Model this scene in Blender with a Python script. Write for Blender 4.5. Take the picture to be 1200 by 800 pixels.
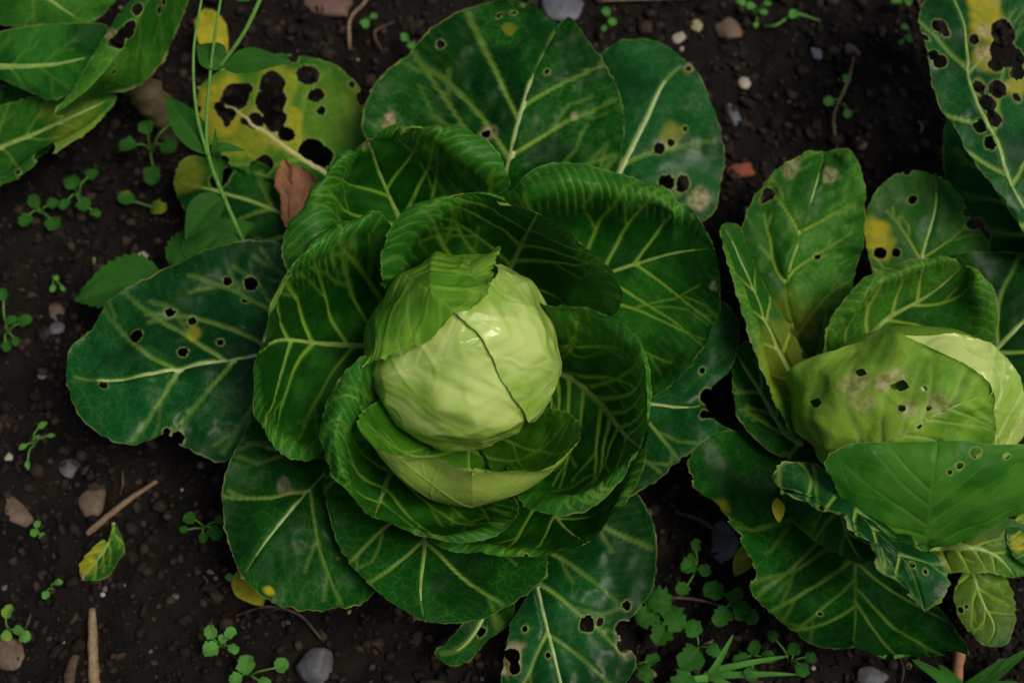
import bpy, math, random
import numpy as np
from mathutils import Vector, Matrix, noise as mnoise

for o in list(bpy.data.objects):
    bpy.data.objects.remove(o, do_unlink=True)
S = bpy.context.scene
COL = S.collection
rad = math.radians

# ------------------------------------------------------------------ camera
TILT = rad(20.0)
DIST = 1.14
TARGET = np.array([0.0, 0.0, 0.15])
CAM = TARGET + DIST * np.array([0.0, -math.sin(TILT), math.cos(TILT)])
LENS = 50.0
cam_d = bpy.data.cameras.new('camera')
cam = bpy.data.objects.new('camera', cam_d)
COL.objects.link(cam)
cam.location = CAM
cam.rotation_euler = (TILT, 0, 0)
cam_d.lens = LENS
cam_d.sensor_width = 36.0
cam_d.clip_start = 0.02
cam_d.clip_end = 500
cam_d.dof.use_dof = True
cam_d.dof.focus_distance = 1.085
cam_d.dof.aperture_fstop = 3.8
S.camera = cam

# ------------------------------------------------------------------ sky, sun, exposure
SUN_EL, SUN_AZ = rad(62), rad(105)          # azimuth clockwise from +Y
W = bpy.data.worlds.new('World')
S.world = W
W.use_nodes = True
nt = W.node_tree
nt.nodes.clear()
wo = nt.nodes.new('ShaderNodeOutputWorld')
bg = nt.nodes.new('ShaderNodeBackground')
sk = nt.nodes.new('ShaderNodeTexSky')
sk.sky_type = 'NISHITA'
sk.sun_disc = False
sk.sun_elevation = SUN_EL
sk.sun_rotation = SUN_AZ
sk.air_density = 1.0
sk.dust_density = 3.0
sk.ozone_density = 1.0
bg.inputs['Strength'].default_value = 0.05
nt.links.new(sk.outputs[0], bg.inputs[0])
nt.links.new(bg.outputs[0], wo.inputs[0])
sun_d = bpy.data.lights.new('sun', 'SUN')
sun_d.energy = 1.7
sun_d.angle = rad(26)
sun_d.color = (1.0, 0.94, 0.80)
sun = bpy.data.objects.new('sun', sun_d)
COL.objects.link(sun)
sd = Vector((math.sin(SUN_AZ) * math.cos(SUN_EL), math.cos(SUN_AZ) * math.cos(SUN_EL), math.sin(SUN_EL)))
sun.rotation_euler = sd.to_track_quat('Z', 'Y').to_euler()
sun.location = (1, 1, 3)
S.view_settings.view_transform = 'Standard'
S.view_settings.look = 'None'
S.view_settings.gamma = 1.0
S.view_settings.exposure = 0.34
S.view_settings.use_curve_mapping = False

# ------------------------------------------------------------------ helpers
FX = 1200 * LENS / 36.0
R_ = np.array([1.0, 0, 0])
U_ = np.array([0, math.cos(TILT), math.sin(TILT)])
F_ = np.array([0, math.sin(TILT), -math.cos(TILT)])


def ray(px, py):
    return F_ + R_ * ((px - 600) / FX) + U_ * ((400 - py) / FX)


def P(px, py, zcm):
    """photo pixel + height above the soil (cm) -> point in metres"""
    d = ray(px, py)
    t = (zcm * 0.01 - CAM[2]) / d[2]
    return CAM + d * t


def to_px(p):
    d = np.asarray(p) - CAM
    z = d @ F_
    return np.stack([600 + FX * (d @ R_) / z, 400 - FX * (d @ U_) / z], -1)


_perm = np.random.RandomState(7).permutation(4096)
_val = np.random.RandomState(8).rand(4096) * 2 - 1


def vn(p, seed=0):
    p = np.asarray(p, float) + seed * 17.37
    i = np.floor(p).astype(int)
    f = p - i
    f = f * f * (3 - 2 * f)
    out = 0
    for dx in (0, 1):
        for dy in (0, 1):
            for dz in (0, 1):
                h = _perm[(_perm[(_perm[(i[..., 0] + dx) & 4095] + i[..., 1] + dy) & 4095] + i[..., 2] + dz) & 4095]
                w = (f[..., 0] if dx else 1 - f[..., 0]) * (f[..., 1] if dy else 1 - f[..., 1]) * (f[..., 2] if dz else 1 - f[..., 2])
                out = out + _val[h] * w
    return out


def fbm(p, seed=0, oct=3, gain=0.5):
    a, s, t = 1.0, 0, np.asarray(p, float)
    for k in range(oct):
        s = s + a * vn(t, seed + k * 3)
        a *= gain
        t = t * 2.03
    return s


def sstep(a, b, x):
    t = np.clip((x - a) / (b - a), 0, 1)
    return t * t * (3 - 2 * t)


def nspline(pts, params):
    """cubic (centripetal Catmull-Rom style, via Hermite) through pts at 0..1 chord parameter"""
    pts = np.asarray(pts, float)
    d = np.linalg.norm(np.diff(pts[:, :3], axis=0), axis=1) ** 0.75 + 1e-9
    k = np.concatenate([[0], np.cumsum(d)])
    n = len(pts)
    m = np.zeros_like(pts)
    for i in range(n):
        if i == 0:
            m[i] = (pts[1] - pts[0]) / d[0]
        elif i == n - 1:
            m[i] = (pts[-1] - pts[-2]) / d[-1]
        else:
            a, b = (pts[i] - pts[i - 1]) / d[i - 1], (pts[i + 1] - pts[i]) / d[i]
            m[i] = (a * d[i] + b * d[i - 1]) / (d[i] + d[i - 1])
    x = np.asarray(params)
    idx = np.clip(np.searchsorted(k, x, side='right') - 1, 0, n - 2)
    h = d[idx]
    t = ((x - k[idx]) / h)[:, None]
    h = h[:, None]
    return ((2 * t**3 - 3 * t**2 + 1) * pts[idx] + (t**3 - 2 * t**2 + t) * h * m[idx]
            + (-2 * t**3 + 3 * t**2) * pts[idx + 1] + (t**3 - t**2) * h * m[idx + 1])


def sknots(pts):
    pts = np.asarray(pts, float)
    d = np.linalg.norm(np.diff(pts[:, :3], axis=0), axis=1) ** 0.75 + 1e-9
    return np.concatenate([[0], np.cumsum(d)])


def resample(pts, n, warp=None):
    """n points along the spline, even in arc length (or warped)"""
    k = sknots(pts)
    fine = nspline(pts, np.linspace(0, k[-1], 600))
    s = np.concatenate([[0], np.cumsum(np.linalg.norm(np.diff(fine[:, :3], axis=0), axis=1))])
    s /= s[-1]
    w = np.linspace(0, 1, n) if warp is None else warp
    return np.stack([np.interp(w, s, fine[:, c]) for c in range(fine.shape[1])], 1)


def mesh_obj(name, verts, faces, mat, parent=None, smooth=True):
    me = bpy.data.meshes.new(name)
    verts = np.ascontiguousarray(np.asarray(verts, dtype=np.float32))
    faces = np.asarray(faces, dtype=np.int32)
    if faces.ndim == 2:
        nf, k = faces.shape
        me.vertices.add(len(verts))
        me.vertices.foreach_set('co', verts.ravel())
        me.loops.add(nf * k)
        me.loops.foreach_set('vertex_index', faces.ravel())
        me.polygons.add(nf)
        me.polygons.foreach_set('loop_start', np.arange(0, nf * k, k, dtype=np.int32))
        me.update(calc_edges=True)
        me.validate()
    me.polygons.foreach_set('use_smooth', [smooth] * len(me.polygons))
    if mat:
        me.materials.append(mat)
    o = bpy.data.objects.new(name, me)
    COL.objects.link(o)
    if parent is not None:
        o.parent = parent
        o.matrix_parent_inverse = Matrix.Identity(4)
    return o


def fattr(o, name, vals):
    a = o.data.attributes.new(name, 'FLOAT', 'POINT')
    a.data.foreach_set('value', np.ascontiguousarray(vals, dtype=np.float32))


def thing(name, loc, label, cat, group=None):
    o = bpy.data.objects.new(name, None)
    o.empty_display_size = 0.03
    COL.objects.link(o)
    o.location = loc
    tag(o, label, cat, group)
    return o


def tag(o, label, cat, group=None):
    o['label'] = label
    o['category'] = cat
    if group:
        o['group'] = group
    return o


# ------------------------------------------------------------------ materials
class NT:
    def __init__(s, name):
        s.m = bpy.data.materials.new(name)
        s.m.use_nodes = True
        s.t = s.m.node_tree
        s.t.nodes.clear()
        s.out = s.n('OutputMaterial')

    def n(s, typ, **kw):
        nd = s.t.nodes.new('ShaderNode' + typ)
        for k, v in kw.items():
            setattr(nd, k, v)
        return nd

    def l(s, a, b):
        s.t.links.new(a, b)

    def val(s, sock, v):
        if hasattr(v, 'is_linked') or hasattr(v, 'links'):
            s.l(v, sock)
        else:
            sock.default_value = v

    def mix(s, fac, a, b, blend='MIX'):
        nd = s.n('Mix', data_type='RGBA', blend_type=blend)
        s.val(nd.inputs[0], fac)
        s.val(nd.inputs[6], a if not isinstance(a, tuple) else (*a, 1))
        s.val(nd.inputs[7], b if not isinstance(b, tuple) else (*b, 1))
        return nd.outputs[2]

    def math(s, op, a, b=0.0, c=None):
        nd = s.n('Math', operation=op)
        s.val(nd.inputs[0], a)
        s.val(nd.inputs[1], b)
        if c is not None:
            s.val(nd.inputs[2], c)
        return nd.outputs[0]

    def ramp(s, fac, a, b, lo=0.0, hi=1.0):
        nd = s.n('MapRange', interpolation_type='SMOOTHSTEP')
        s.val(nd.inputs[0], fac)
        nd.inputs[1].default_value = a
        nd.inputs[2].default_value = b
        nd.inputs[3].default_value = lo
        nd.inputs[4].default_value = hi
        return nd.outputs[0]

    def noise(s, vec, scale, detail=3, rough=0.55):
        nd = s.n('TexNoise')
        s.l(vec, nd.inputs['Vector'])
        nd.inputs['Scale'].default_value = scale
        nd.inputs['Detail'].default_value = detail
        nd.inputs['Roughness'].default_value = rough
        return nd.outputs[0]

    def attr(s, name):
        return s.n('Attribute', attribute_name=name).outputs['Fac']


def leaf_mat(name, dark, light, vein, under, rough=0.36, trans=0.16, retic=0.35, scar=0.6, spec=0.10, transcol=None, bump=1.0):
    b = NT(name)
    tc = b.n('TexCoord')
    obj = tc.outputs['Object']
    uv = tc.outputs['UV']
    n1 = b.attr('n1')
    n2 = b.noise(obj, 150, 3)
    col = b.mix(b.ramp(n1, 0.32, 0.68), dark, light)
    col = b.mix(b.ramp(n2, 0.3, 0.75, 0.0, 0.35), col, b.mix(0.5, col, light))
    # fine net of veins between the built ones
    wn = b.n('TexNoise')
    b.l(uv, wn.inputs['Vector'])
    wn.inputs['Scale'].default_value = 60
    wn.inputs['Detail'].default_value = 2
    wadd = b.n('VectorMath', operation='MULTIPLY_ADD')
    b.l(wn.outputs['Color'], wadd.inputs[0])
    wadd.inputs[1].default_value = (0.012, 0.012, 0)
    b.l(uv, wadd.inputs[2])
    v1 = b.n('TexVoronoi', feature='DISTANCE_TO_EDGE')
    b.l(wadd.outputs[0], v1.inputs['Vector'])
    v1.inputs['Scale'].default_value = 125
    r1 = b.ramp(v1.outputs['Distance'], 0.0, 0.075, 1.0, 0.0)
    gate = b.ramp(n1, 0.42, 0.6, 0.35, 1.0)
    ret = b.math('MULTIPLY', r1, gate)
    col = b.mix(b.math('MULTIPLY', ret, 0.42 * retic), col, vein)
    col = b.mix(b.math('MULTIPLY', b.attr('vein'), 0.92), col, vein)
    # yellowing
    ycol = b.mix(b.ramp(n2, 0.3, 0.7), (0.50, 0.40, 0.025), (0.30, 0.33, 0.02))
    col = b.mix(b.attr('yel'), col, ycol)
    # pale scars and specks
    n3 = b.noise(obj, 420, 3, 0.6)
    n4 = b.attr('n4')
    sc = b.math('MULTIPLY', b.ramp(n3, 0.60, 0.68), b.ramp(n4, 0.84, 0.94))
    col = b.mix(b.math('MULTIPLY', sc, scar), col, (0.42, 0.44, 0.22))
    # margin and bitten rims
    col = b.mix(b.math('MULTIPLY', b.attr('edge'), 0.75), col, (0.30, 0.36, 0.09))
    col = b.mix(b.attr('brown'), col, b.mix(b.ramp(n2, 0.35, 0.65), (0.20, 0.13, 0.05), (0.50, 0.42, 0.24)))
    geo = b.n('NewGeometry')
    und = b.mix(b.math('MULTIPLY', b.attr('vein'), 0.8), b.mix(b.ramp(n1, 0.3, 0.7), under, tuple(c * 0.72 for c in under)), vein)
    und = b.mix(b.math('MULTIPLY', ret, 0.3), und, vein)
    und = b.mix(b.attr('yel'), und, ycol)
    col = b.mix(geo.outputs['Backfacing'], col, und)
    pr = b.n('BsdfPrincipled')
    b.l(col, pr.inputs['Base Color'])
    rr = b.ramp(n4, 0.3, 0.7, rough - 0.07, rough + 0.12)
    b.l(b.math('ADD', rr, b.math('MULTIPLY', geo.outputs['Backfacing'], 0.2)), pr.inputs['Roughness'])
    pr.inputs['Specular IOR Level'].default_value = spec
    bm = b.n('Bump')
    bm.inputs['Strength'].default_value = 0.55 * bump
    bm.inputs['Distance'].default_value = 0.0012
    hgt = b.math('SUBTRACT', b.math('MULTIPLY', n2, 0.9), b.math('MULTIPLY', b.attr('vein'), 0.5))
    b.l(hgt, bm.inputs['Height'])
    b.l(bm.outputs[0], pr.inputs['Normal'])
    tr = b.n('BsdfTranslucent')
    tcl = transcol or tuple(min(1, c * 1.6 + 0.02) for c in light)
    b.l(b.mix(b.attr('yel'), b.mix(0.5, col, tcl), ycol), tr.inputs['Color'])
    ms = b.n('MixShader')
    ms.inputs[0].default_value = trans
    b.l(pr.outputs[0], ms.inputs[1])
    b.l(tr.outputs[0], ms.inputs[2])
    b.l(ms.outputs[0], b.out.inputs['Surface'])
    return b.m


M_OUT = leaf_mat('outer_leaf', (0.002, 0.032, 0.003), (0.006, 0.074, 0.006), (0.23, 0.39, 0.055), (0.07, 0.20, 0.035), rough=0.40, spec=0.09, bump=0.4, retic=0.25)
M_BLUE = leaf_mat('waxy_outer_leaf', (0.002, 0.038, 0.005), (0.006, 0.084, 0.014), (0.23, 0.39, 0.065), (0.06, 0.18, 0.05), rough=0.36, spec=0.15, bump=0.4, retic=0.25)
M_MID = leaf_mat('inner_leaf', (0.0035, 0.048, 0.003), (0.020, 0.136, 0.010), (0.21, 0.40, 0.035), (0.20, 0.34, 0.04), rough=0.40, retic=0.25, spec=0.16, bump=0.5)
M_IN = leaf_mat('young_leaf', (0.026, 0.135, 0.006), (0.060, 0.215, 0.012), (0.26, 0.44, 0.06), (0.42, 0.56, 0.09), rough=0.42, retic=0.4, scar=0.2)
M_HEADG = leaf_mat('head_green_leaf', (0.065, 0.21, 0.010), (0.19, 0.39, 0.032), (0.36, 0.52, 0.12), (0.30, 0.46, 0.10), rough=0.38, retic=0.25, scar=0.12, trans=0.1, bump=0.5)
M_HEAD = leaf_mat('head_pale_leaf', (0.26, 0.43, 0.045), (0.54, 0.67, 0.18), (0.58, 0.68, 0.28), (0.40, 0.56, 0.14), rough=0.28, retic=0.25, scar=0.12, trans=0.08, spec=0.45, bump=0.35)
M_RLEAF = leaf_mat('light_leaf', (0.011, 0.082, 0.006), (0.042, 0.170, 0.013), (0.26, 0.40, 0.05), (0.075, 0.23, 0.02), rough=0.42, retic=0.5)
M_BACK = leaf_mat('smooth_light_leaf', (0.022, 0.125, 0.008), (0.060, 0.210, 0.016), (0.12, 0.30, 0.035), (0.075, 0.23, 0.02), rough=0.42, retic=0.25, scar=0.3)
M_RHEAD = leaf_mat('spoiled_head_leaf', (0.075, 0.22, 0.012), (0.23, 0.39, 0.035), (0.40, 0.54, 0.12), (0.22, 0.40, 0.06), rough=0.42, retic=0.5, scar=1.0, trans=0.1)
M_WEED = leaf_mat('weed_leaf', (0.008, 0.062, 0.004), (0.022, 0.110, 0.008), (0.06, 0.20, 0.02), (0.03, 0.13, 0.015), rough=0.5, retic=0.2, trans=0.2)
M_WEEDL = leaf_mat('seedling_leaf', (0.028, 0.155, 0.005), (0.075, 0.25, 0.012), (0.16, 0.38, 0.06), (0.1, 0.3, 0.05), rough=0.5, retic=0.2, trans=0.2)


def simple_mat(name, a, b_, scale=60, rough=0.7, bump=0.6, dist=0.002, spec=0.3, tone=None):
    b = NT(name)
    tc = b.n('TexCoord')
    v = tc.outputs['Object']
    n1 = b.noise(v, scale, 5, 0.6)
    n2 = b.noise(v, scale * 6, 3, 0.6)
    col = b.mix(b.ramp(n1, 0.3, 0.7), a, b_)
    col = b.mix(b.ramp(n2, 0.35, 0.75, 0, 0.4), col, tuple(x * 0.4 for x in a))
    if tone:
        col = b.mix(b.ramp(b.attr('tone'), 0.55, 1.0, 0.0, 0.8), col, tone)
    pr = b.n('BsdfPrincipled')
    b.l(col, pr.inputs['Base Color'])
    pr.inputs['Roughness'].default_value = rough
    pr.inputs['Specular IOR Level'].default_value = spec
    bm = b.n('Bump')
    bm.inputs['Strength'].default_value = bump
    bm.inputs['Distance'].default_value = dist
    b.l(b.math('ADD', n1, b.math('MULTIPLY', n2, 0.5)), bm.inputs['Height'])
    b.l(bm.outputs[0], pr.inputs['Normal'])
    b.l(pr.outputs[0], b.out.inputs['Surface'])
    return b.m


M_SOIL = simple_mat('soil', (0.0030, 0.0022, 0.0016), (0.011, 0.0076, 0.0050), 28, 0.9, 1.0, 0.006, 0.2)
M_CRUMB = simple_mat('soil_crumb', (0.004, 0.0027, 0.0018), (0.026, 0.0165, 0.0100), 24, 0.85, 1.0, 0.003, 0.25, tone=(0.050, 0.034, 0.022))
M_RIB = simple_mat('midrib', (0.20, 0.33, 0.055), (0.30, 0.43, 0.10), 60, 0.42, 0.3, 0.001, 0.45)
M_RIBO = simple_mat('pale_midrib', (0.30, 0.42, 0.12), (0.42, 0.52, 0.20), 60, 0.42, 0.3, 0.001, 0.45)
M_RIBP = simple_mat('yellow_midrib', (0.52, 0.50, 0.16), (0.62, 0.56, 0.26), 60, 0.45, 0.3, 0.001, 0.45)
M_STEM = simple_mat('cabbage_stem', (0.06, 0.055, 0.02), (0.16, 0.12, 0.05), 45, 0.7, 0.8, 0.003)
M_WSTEM = simple_mat('weed_stem', (0.09, 0.25, 0.03), (0.16, 0.34, 0.06), 80, 0.5, 0.3, 0.001)
M_TWIG = simple_mat('twig_wood', (0.16, 0.105, 0.055), (0.33, 0.23, 0.13), 70, 0.8, 0.8, 0.002)
M_TWIGD = simple_mat('dark_twig_wood', (0.05, 0.03, 0.02), (0.12, 0.08, 0.05), 70, 0.8, 0.8, 0.002)
M_DEAD = simple_mat('dead_leaf', (0.24, 0.105, 0.045), (0.36, 0.175, 0.085), 30, 0.65, 0.5, 0.002)
STONES = {
    'brown': simple_mat('brown_stone', (0.10, 0.065, 0.042), (0.19, 0.13, 0.09), 40, 0.7),
    'grey': simple_mat('grey_stone', (0.07, 0.068, 0.075), (0.15, 0.145, 0.155), 40, 0.6),
    'pale': simple_mat('pale_stone', (0.32, 0.28, 0.21), (0.50, 0.45, 0.36), 60, 0.6),
    'yellow': simple_mat('yellow_stone', (0.26, 0.24, 0.11), (0.40, 0.37, 0.20), 60, 0.6),
    'red': simple_mat('red_shard', (0.22, 0.045, 0.025), (0.33, 0.085, 0.045), 60, 0.75),
    'slate': simple_mat('slate', (0.09, 0.095, 0.115), (0.16, 0.165, 0.19), 25, 0.5),
    'tile': simple_mat('clay_tile', (0.13, 0.075, 0.055), (0.20, 0.12, 0.09), 25, 0.75),
}

# ------------------------------------------------------------------ ground
def axis(lo, hi, step, far):
    a = list(np.arange(lo, hi + 1e-6, step))
    x, s = hi, step
    right = []
    while x < far:
        s *= 1.45
        x += s
        right.append(x)
    x, s = lo, step
    left = []
    while x > -far:
        s *= 1.45
        x -= s
        left.append(x)
    return np.array(left[::-1] + a + right)


def soil_h(x, y):
    p = np.stack([x, y, np.zeros_like(x)], -1)
    n = fbm(p * 6, 1, 3) * 0.010 + fbm(p * 38, 5, 3) * 0.0045
    l = np.abs(fbm(p * 75, 9, 2)) * 0.006 - 0.003
    return n + l


gx = axis(-0.75, 0.75, 0.0045, 60)
gy = axis(-0.62, 0.72, 0.0045, 60)
XX, YY = np.meshgrid(gx, gy)
ZZ = soil_h(XX, YY)
V = np.stack([XX, YY, ZZ], -1).reshape(-1, 3)
ny, nx = XX.shape
ii = np.arange(ny * nx).reshape(ny, nx)
Fq = np.stack([ii[:-1, :-1], ii[:-1, 1:], ii[1:, 1:], ii[1:, :-1]], -1).reshape(-1, 4)
g = mesh_obj('ground', V, Fq, M_SOIL)
g['kind'] = 'structure'
g['label'] = 'dark damp crumbly garden soil'


def hz(x, y):
    return float(soil_h(np.array([x]), np.array([y]))[0])


def G(px, py, lift=0.0):
    """pixel -> point on the soil"""
    p = P(px, py, 0.0)
    z = hz(p[0], p[1])
    p = P(px, py, z * 100)
    return np.array([p[0], p[1], hz(p[0], p[1]) + lift])


def ico():
    t = (1 + 5 ** .5) / 2
    v = np.array([(-1, t, 0), (1, t, 0), (-1, -t, 0), (1, -t, 0), (0, -1, t), (0, 1, t), (0, -1, -t), (0, 1, -t), (t, 0, -1), (t, 0, 1), (-t, 0, -1), (-t, 0, 1)], float)
    v /= np.linalg.norm(v[0])
    f = np.array([(0, 11, 5), (0, 5, 1), (0, 1, 7), (0, 7, 10), (0, 10, 11), (1, 5, 9), (5, 11, 4), (11, 10, 2), (10, 7, 6), (7, 1, 8), (3, 9, 4), (3, 4, 2), (3, 2, 6), (3, 6, 8), (3, 8, 9), (4, 9, 5), (2, 4, 11), (6, 2, 10), (8, 6, 7), (9, 8, 1)])
    return v, f


IV, IFc = ico()
rs = np.random.RandomState(3)
N = 30000
cx = rs.uniform(-0.72, 0.72, N)
cy = rs.uniform(-0.56, 0.66, N)
sz = 0.0011 + 0.0046 * rs.rand(N) ** 2.4
big = rs.rand(N) < 0.004
sz[big] = rs.uniform(0.006, 0.011, big.sum())
cz = soil_h(cx, cy) + sz * 0.35
ang = rs.uniform(0, 6.28, N)
jit = 1 + 0.28 * rs.randn(N, 12, 1).clip(-1.6, 1.6)
base = IV[None] * jit * (1 + 0.25 * rs.randn(N, 1, 3).clip(-1.5, 1.5)) * sz[:, None, None]
ca, sa = np.cos(ang)[:, None], np.sin(ang)[:, None]
VX = base[..., 0] * ca - base[..., 1] * sa + cx[:, None]
VY = base[..., 0] * sa + base[..., 1] * ca + cy[:, None]
VZ = base[..., 2] * 0.8 + cz[:, None]
CV = np.stack([VX, VY, VZ], -1).reshape(-1, 3)
CF = (IFc[None] + (np.arange(N) * 12)[:, None, None]).reshape(-1, 3)
tone = np.repeat(rs.rand(N), 12)
cr = mesh_obj('soil_crumbs', CV, CF, M_CRUMB, smooth=True)
fattr(cr, 'tone', tone)
cr['kind'] = 'stuff'
cr['label'] = 'loose dark crumbs of damp soil'
cr['category'] = 'soil'

# ------------------------------------------------------------------ leaf builder
def polyline_dist(T, Sx, segs, cell):
    """segs: list of (x0,y0,x1,y1,r0,r1) -> max vein intensity"""
    out = np.zeros_like(T)
    for (x0, y0, x1, y1, r0, r1) in segs:
        R = max(r0, r1, 0.0035) * 1.5
        m = (T > min(x0, x1) - R) & (T < max(x0, x1) + R) & (Sx > min(y0, y1) - R) & (Sx < max(y0, y1) + R)
        if not m.any():
            continue
        tx, ty = T[m], Sx[m]
        dx, dy = x1 - x0, y1 - y0
        L2 = dx * dx + dy * dy + 1e-12
        k = np.clip(((tx - x0) * dx + (ty - y0) * dy) / L2, 0, 1)
        d = np.hypot(tx - x0 - k * dx, ty - y0 - k * dy)
        r = r0 + (r1 - r0) * k
        amp = np.clip(0.25 + r / 0.0020, 0, 1)
        rm = np.maximum(r, np.minimum(cell[m] * 0.85, 0.003))
        amp = amp * np.sqrt(r / rm)
        r = rm
        out[m] = np.maximum(out[m], amp * (1 - sstep(0.45, 1.35, d / r)))
    return out


LEAFN = [0]


def leaf(parent, outline, tip, mid, mat, base=None, axis=None, zb=6.0, pet=1.0, res=(150, 66), cup=0.0, zp=1.0, hp=0.80,
         wave=0.004, quilt=0.0012, nveins=9, vw=1.0, holes=(), yel=(), brown=(), rib=True, rib_w=1.0, rib_mat=None, ragged=0.0012,
         ang=(58, 34), label=None, seed=None, wrap=None, pp=1.0, comb=0.25, rollk=1.9, arch=0.75, va=1.0, streak=0.0, name='leaf', ribend=0.93, edgew=0.0011):
    LEAFN[0] += 1
    sd_ = LEAFN[0] if seed is None else seed
    rnd = random.Random(sd_ * 13 + 5)
    nw, nh = res
    ol = []
    for q in outline:
        p = P(q[0], q[1], q[2])
        ol.append([*p, q[3] * 0.01 if len(q) > 3 else 0.0, q[4] * 0.01 if len(q) > 4 else 0.0])
    ol = np.array(ol)
    mp = np.array([P(*q[:3]) for q in mid])
    if base is not None:
        b0 = P(*base)
    else:
        d = mp[0][:2] - axis[:2]
        d = d / (np.linalg.norm(d) + 1e-9)
        b0 = np.array([axis[0] + d[0] * 0.012, axis[1] + d[1] * 0.012, zb * 0.01])
    dirv = mp[0] - b0
    side = np.array([-dirv[1], dirv[0], 0])
    side /= np.linalg.norm(side) + 1e-9
    # which side is the first outline half on?
    half = ol[max(0, tip // 2)][:3] - (b0 + mp[len(mp) // 2]) / 2
    if half @ side < 0:
        side = -side
    pl = np.concatenate([b0 + side * pet * 0.01, [0, 0]])
    prr = np.concatenate([b0 - side * pet * 0.01, [0, 0]])
    full = np.vstack([pl, ol, prr])
    tipi = tip + 1
    kn = sknots(full)
    # one smooth outline; the two halves sampled by arc length
    fine = nspline(full, np.linspace(0, kn[-1], 1600))
    fs = np.concatenate([[0], np.cumsum(np.linalg.norm(np.diff(fine[:, :3], axis=0), axis=1))])
    it = np.argmin(np.linalg.norm(fine[:, :3] - full[tipi, :3], axis=1))
    w = np.linspace(0, 1, nw)
    wl = fs[it] * w
    wr = fs[-1] - (fs[-1] - fs[it]) * w
    EL = np.stack([np.interp(wl, fs, fine[:, c]) for c in range(5)], 1)
    ER = np.stack([np.interp(wr, fs, fine[:, c]) for c in range(5)], 1)
    MM = resample(np.vstack([b0, mp, full[tipi, :3]]), nw, w ** 1.08)
    v = np.linspace(-1, 1, 2 * nh + 1)
    q = np.abs(v)
    lf = (v < 0)
    E = np.where(lf[None, :, None], EL[:, None, :], ER[:, None, :])
    Mm = MM[:, None, :]
    qq = q[None, :, None]
    D = E[..., :3] - Mm
    wid = np.linalg.norm(D[..., :2], axis=-1)
    rho = full[tipi, :2] - b0[:2]
    rho = rho / (np.linalg.norm(rho) + 1e-9)
    par = (D[..., :2] @ rho)
    hum = E[..., 3]
    lim = np.clip(wid / 0.05, 0, 1)
    # cross-section: plain (plan q, height q^zp) blended with a rolled rim that overhangs the bowl
    QP = np.empty(D.shape[:2])
    ZP = np.empty(D.shape[:2])
    kq = np.array([0, .28, .52, .66, .76, .87, 1.0])
    for half_ in (slice(0, nh + 1), slice(nh, 2 * nh + 1)):
        qh = q[half_]
        ci = 0 if half_.start == 0 else 2 * nh
        for r_ in range(nw):
            hm = hum[r_, ci] * lim[r_, ci]
            h_ = min(1.0, hm / 0.011)
            pz = qh ** zp
            if h_ > 0.01:
                rf = min(0.5, hm * rollk / (wid[r_, ci] + 1e-6))
                e_ = 1 - rf
                kp = np.array([0, .50 * e_, .88 * e_ + .04, e_ + .03, e_ - .01, e_ + .40 * rf, 1.0])
                hz_ = max(0.02, D[r_, ci, 2])
                ar = arch * hm / hz_
                kz = np.array([0, .07, .34, .80, 1 + ar * .7, 1 + ar, 1.0])
                QP[r_, half_] = (1 - h_) * qh + h_ * np.interp(qh, kq, kp)
                ZP[r_, half_] = (1 - h_) * pz + h_ * np.interp(qh, kq, kz) * hz_ / (D[r_, ci, 2] if abs(D[r_, ci, 2]) > 1e-4 else 1e-4)
            else:
                QP[r_, half_] = qh
                ZP[r_, half_] = pz
        kn_ = max(4, nh // 9)
        for A_ in (QP, ZP):
            for _ in range(2):
                zz = A_[:, half_]
                pd = np.pad(zz, ((0, 0), (kn_, kn_)), mode='reflect', reflect_type='odd')
                A_[:, half_] = sum(pd[:, k:k + zz.shape[1]] for k in range(2 * kn_ + 1)) / (2 * kn_ + 1)
    qp = QP[..., None]
    B = np.empty(D.shape)
    B[..., :2] = Mm[..., :2] + (D[..., :2] - par[..., None] * rho) * qp + par[..., None] * rho * np.clip(qp, 0, None) ** pp
    B[..., 2] = Mm[..., 2] + D[..., 2] * ZP
    # sag between rib and rim
    B[..., 2] -= cup * wid * 4 * (q * (1 - q))[None]
    def bump(pos):
        a = pos / (1 - pos)
        f = lambda x: np.clip(x, 0, 1) ** (a * 1.0) * np.clip(1 - x, 0, 1) ** 1.0
        pk = a / (a + 1)
        return f(q) / f(np.array(pk))
    out = D[..., :2] / (wid[..., None] + 1e-6)
    fall = np.clip(wid / 0.03, 0, 1)
    B[..., :2] += out * (E[..., 4] * bump(0.62)[None] * fall)[..., None]
    # metric leaf coordinates
    ds = np.linalg.norm(np.diff(B, axis=1), axis=-1)
    T = np.zeros(B.shape[:2])
    T[:, nh + 1:] = np.cumsum(ds[:, nh:], 1)
    T[:, :nh] = -np.cumsum(ds[:, :nh][:, ::-1], 1)[:, ::-1]
    sm = np.concatenate([[0], np.cumsum(np.linalg.norm(np.diff(MM, axis=0), axis=1))])
    # rows sweep forward: use projection on midrib direction for the along coordinate
    tang = np.gradient(MM, axis=0)
    tang /= np.linalg.norm(tang, axis=1, keepdims=True) + 1e-9
    fwd = np.einsum('ijk,ik->ij', B - Mm, tang)
    # unfold: lateral distance without forward part
    Sx = sm[:, None] + fwd
    T = np.sign(T) * np.sqrt(np.maximum(T ** 2 - fwd ** 2, (0.25 * T) ** 2))
    Lm = sm[-1]
    halfw = np.abs(T).max()
    # veins
    segs = []
    mw = 0.0026 * vw * rib_w
    for k in range(40):
        a, b = k / 40, (k + 1) / 40
        if b > ribend + 0.05:
            break
        segs.append((0, a * Lm, 0, b * Lm, mw * (1 - a * 0.8), mw * (1 - b * 0.8)))
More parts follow.
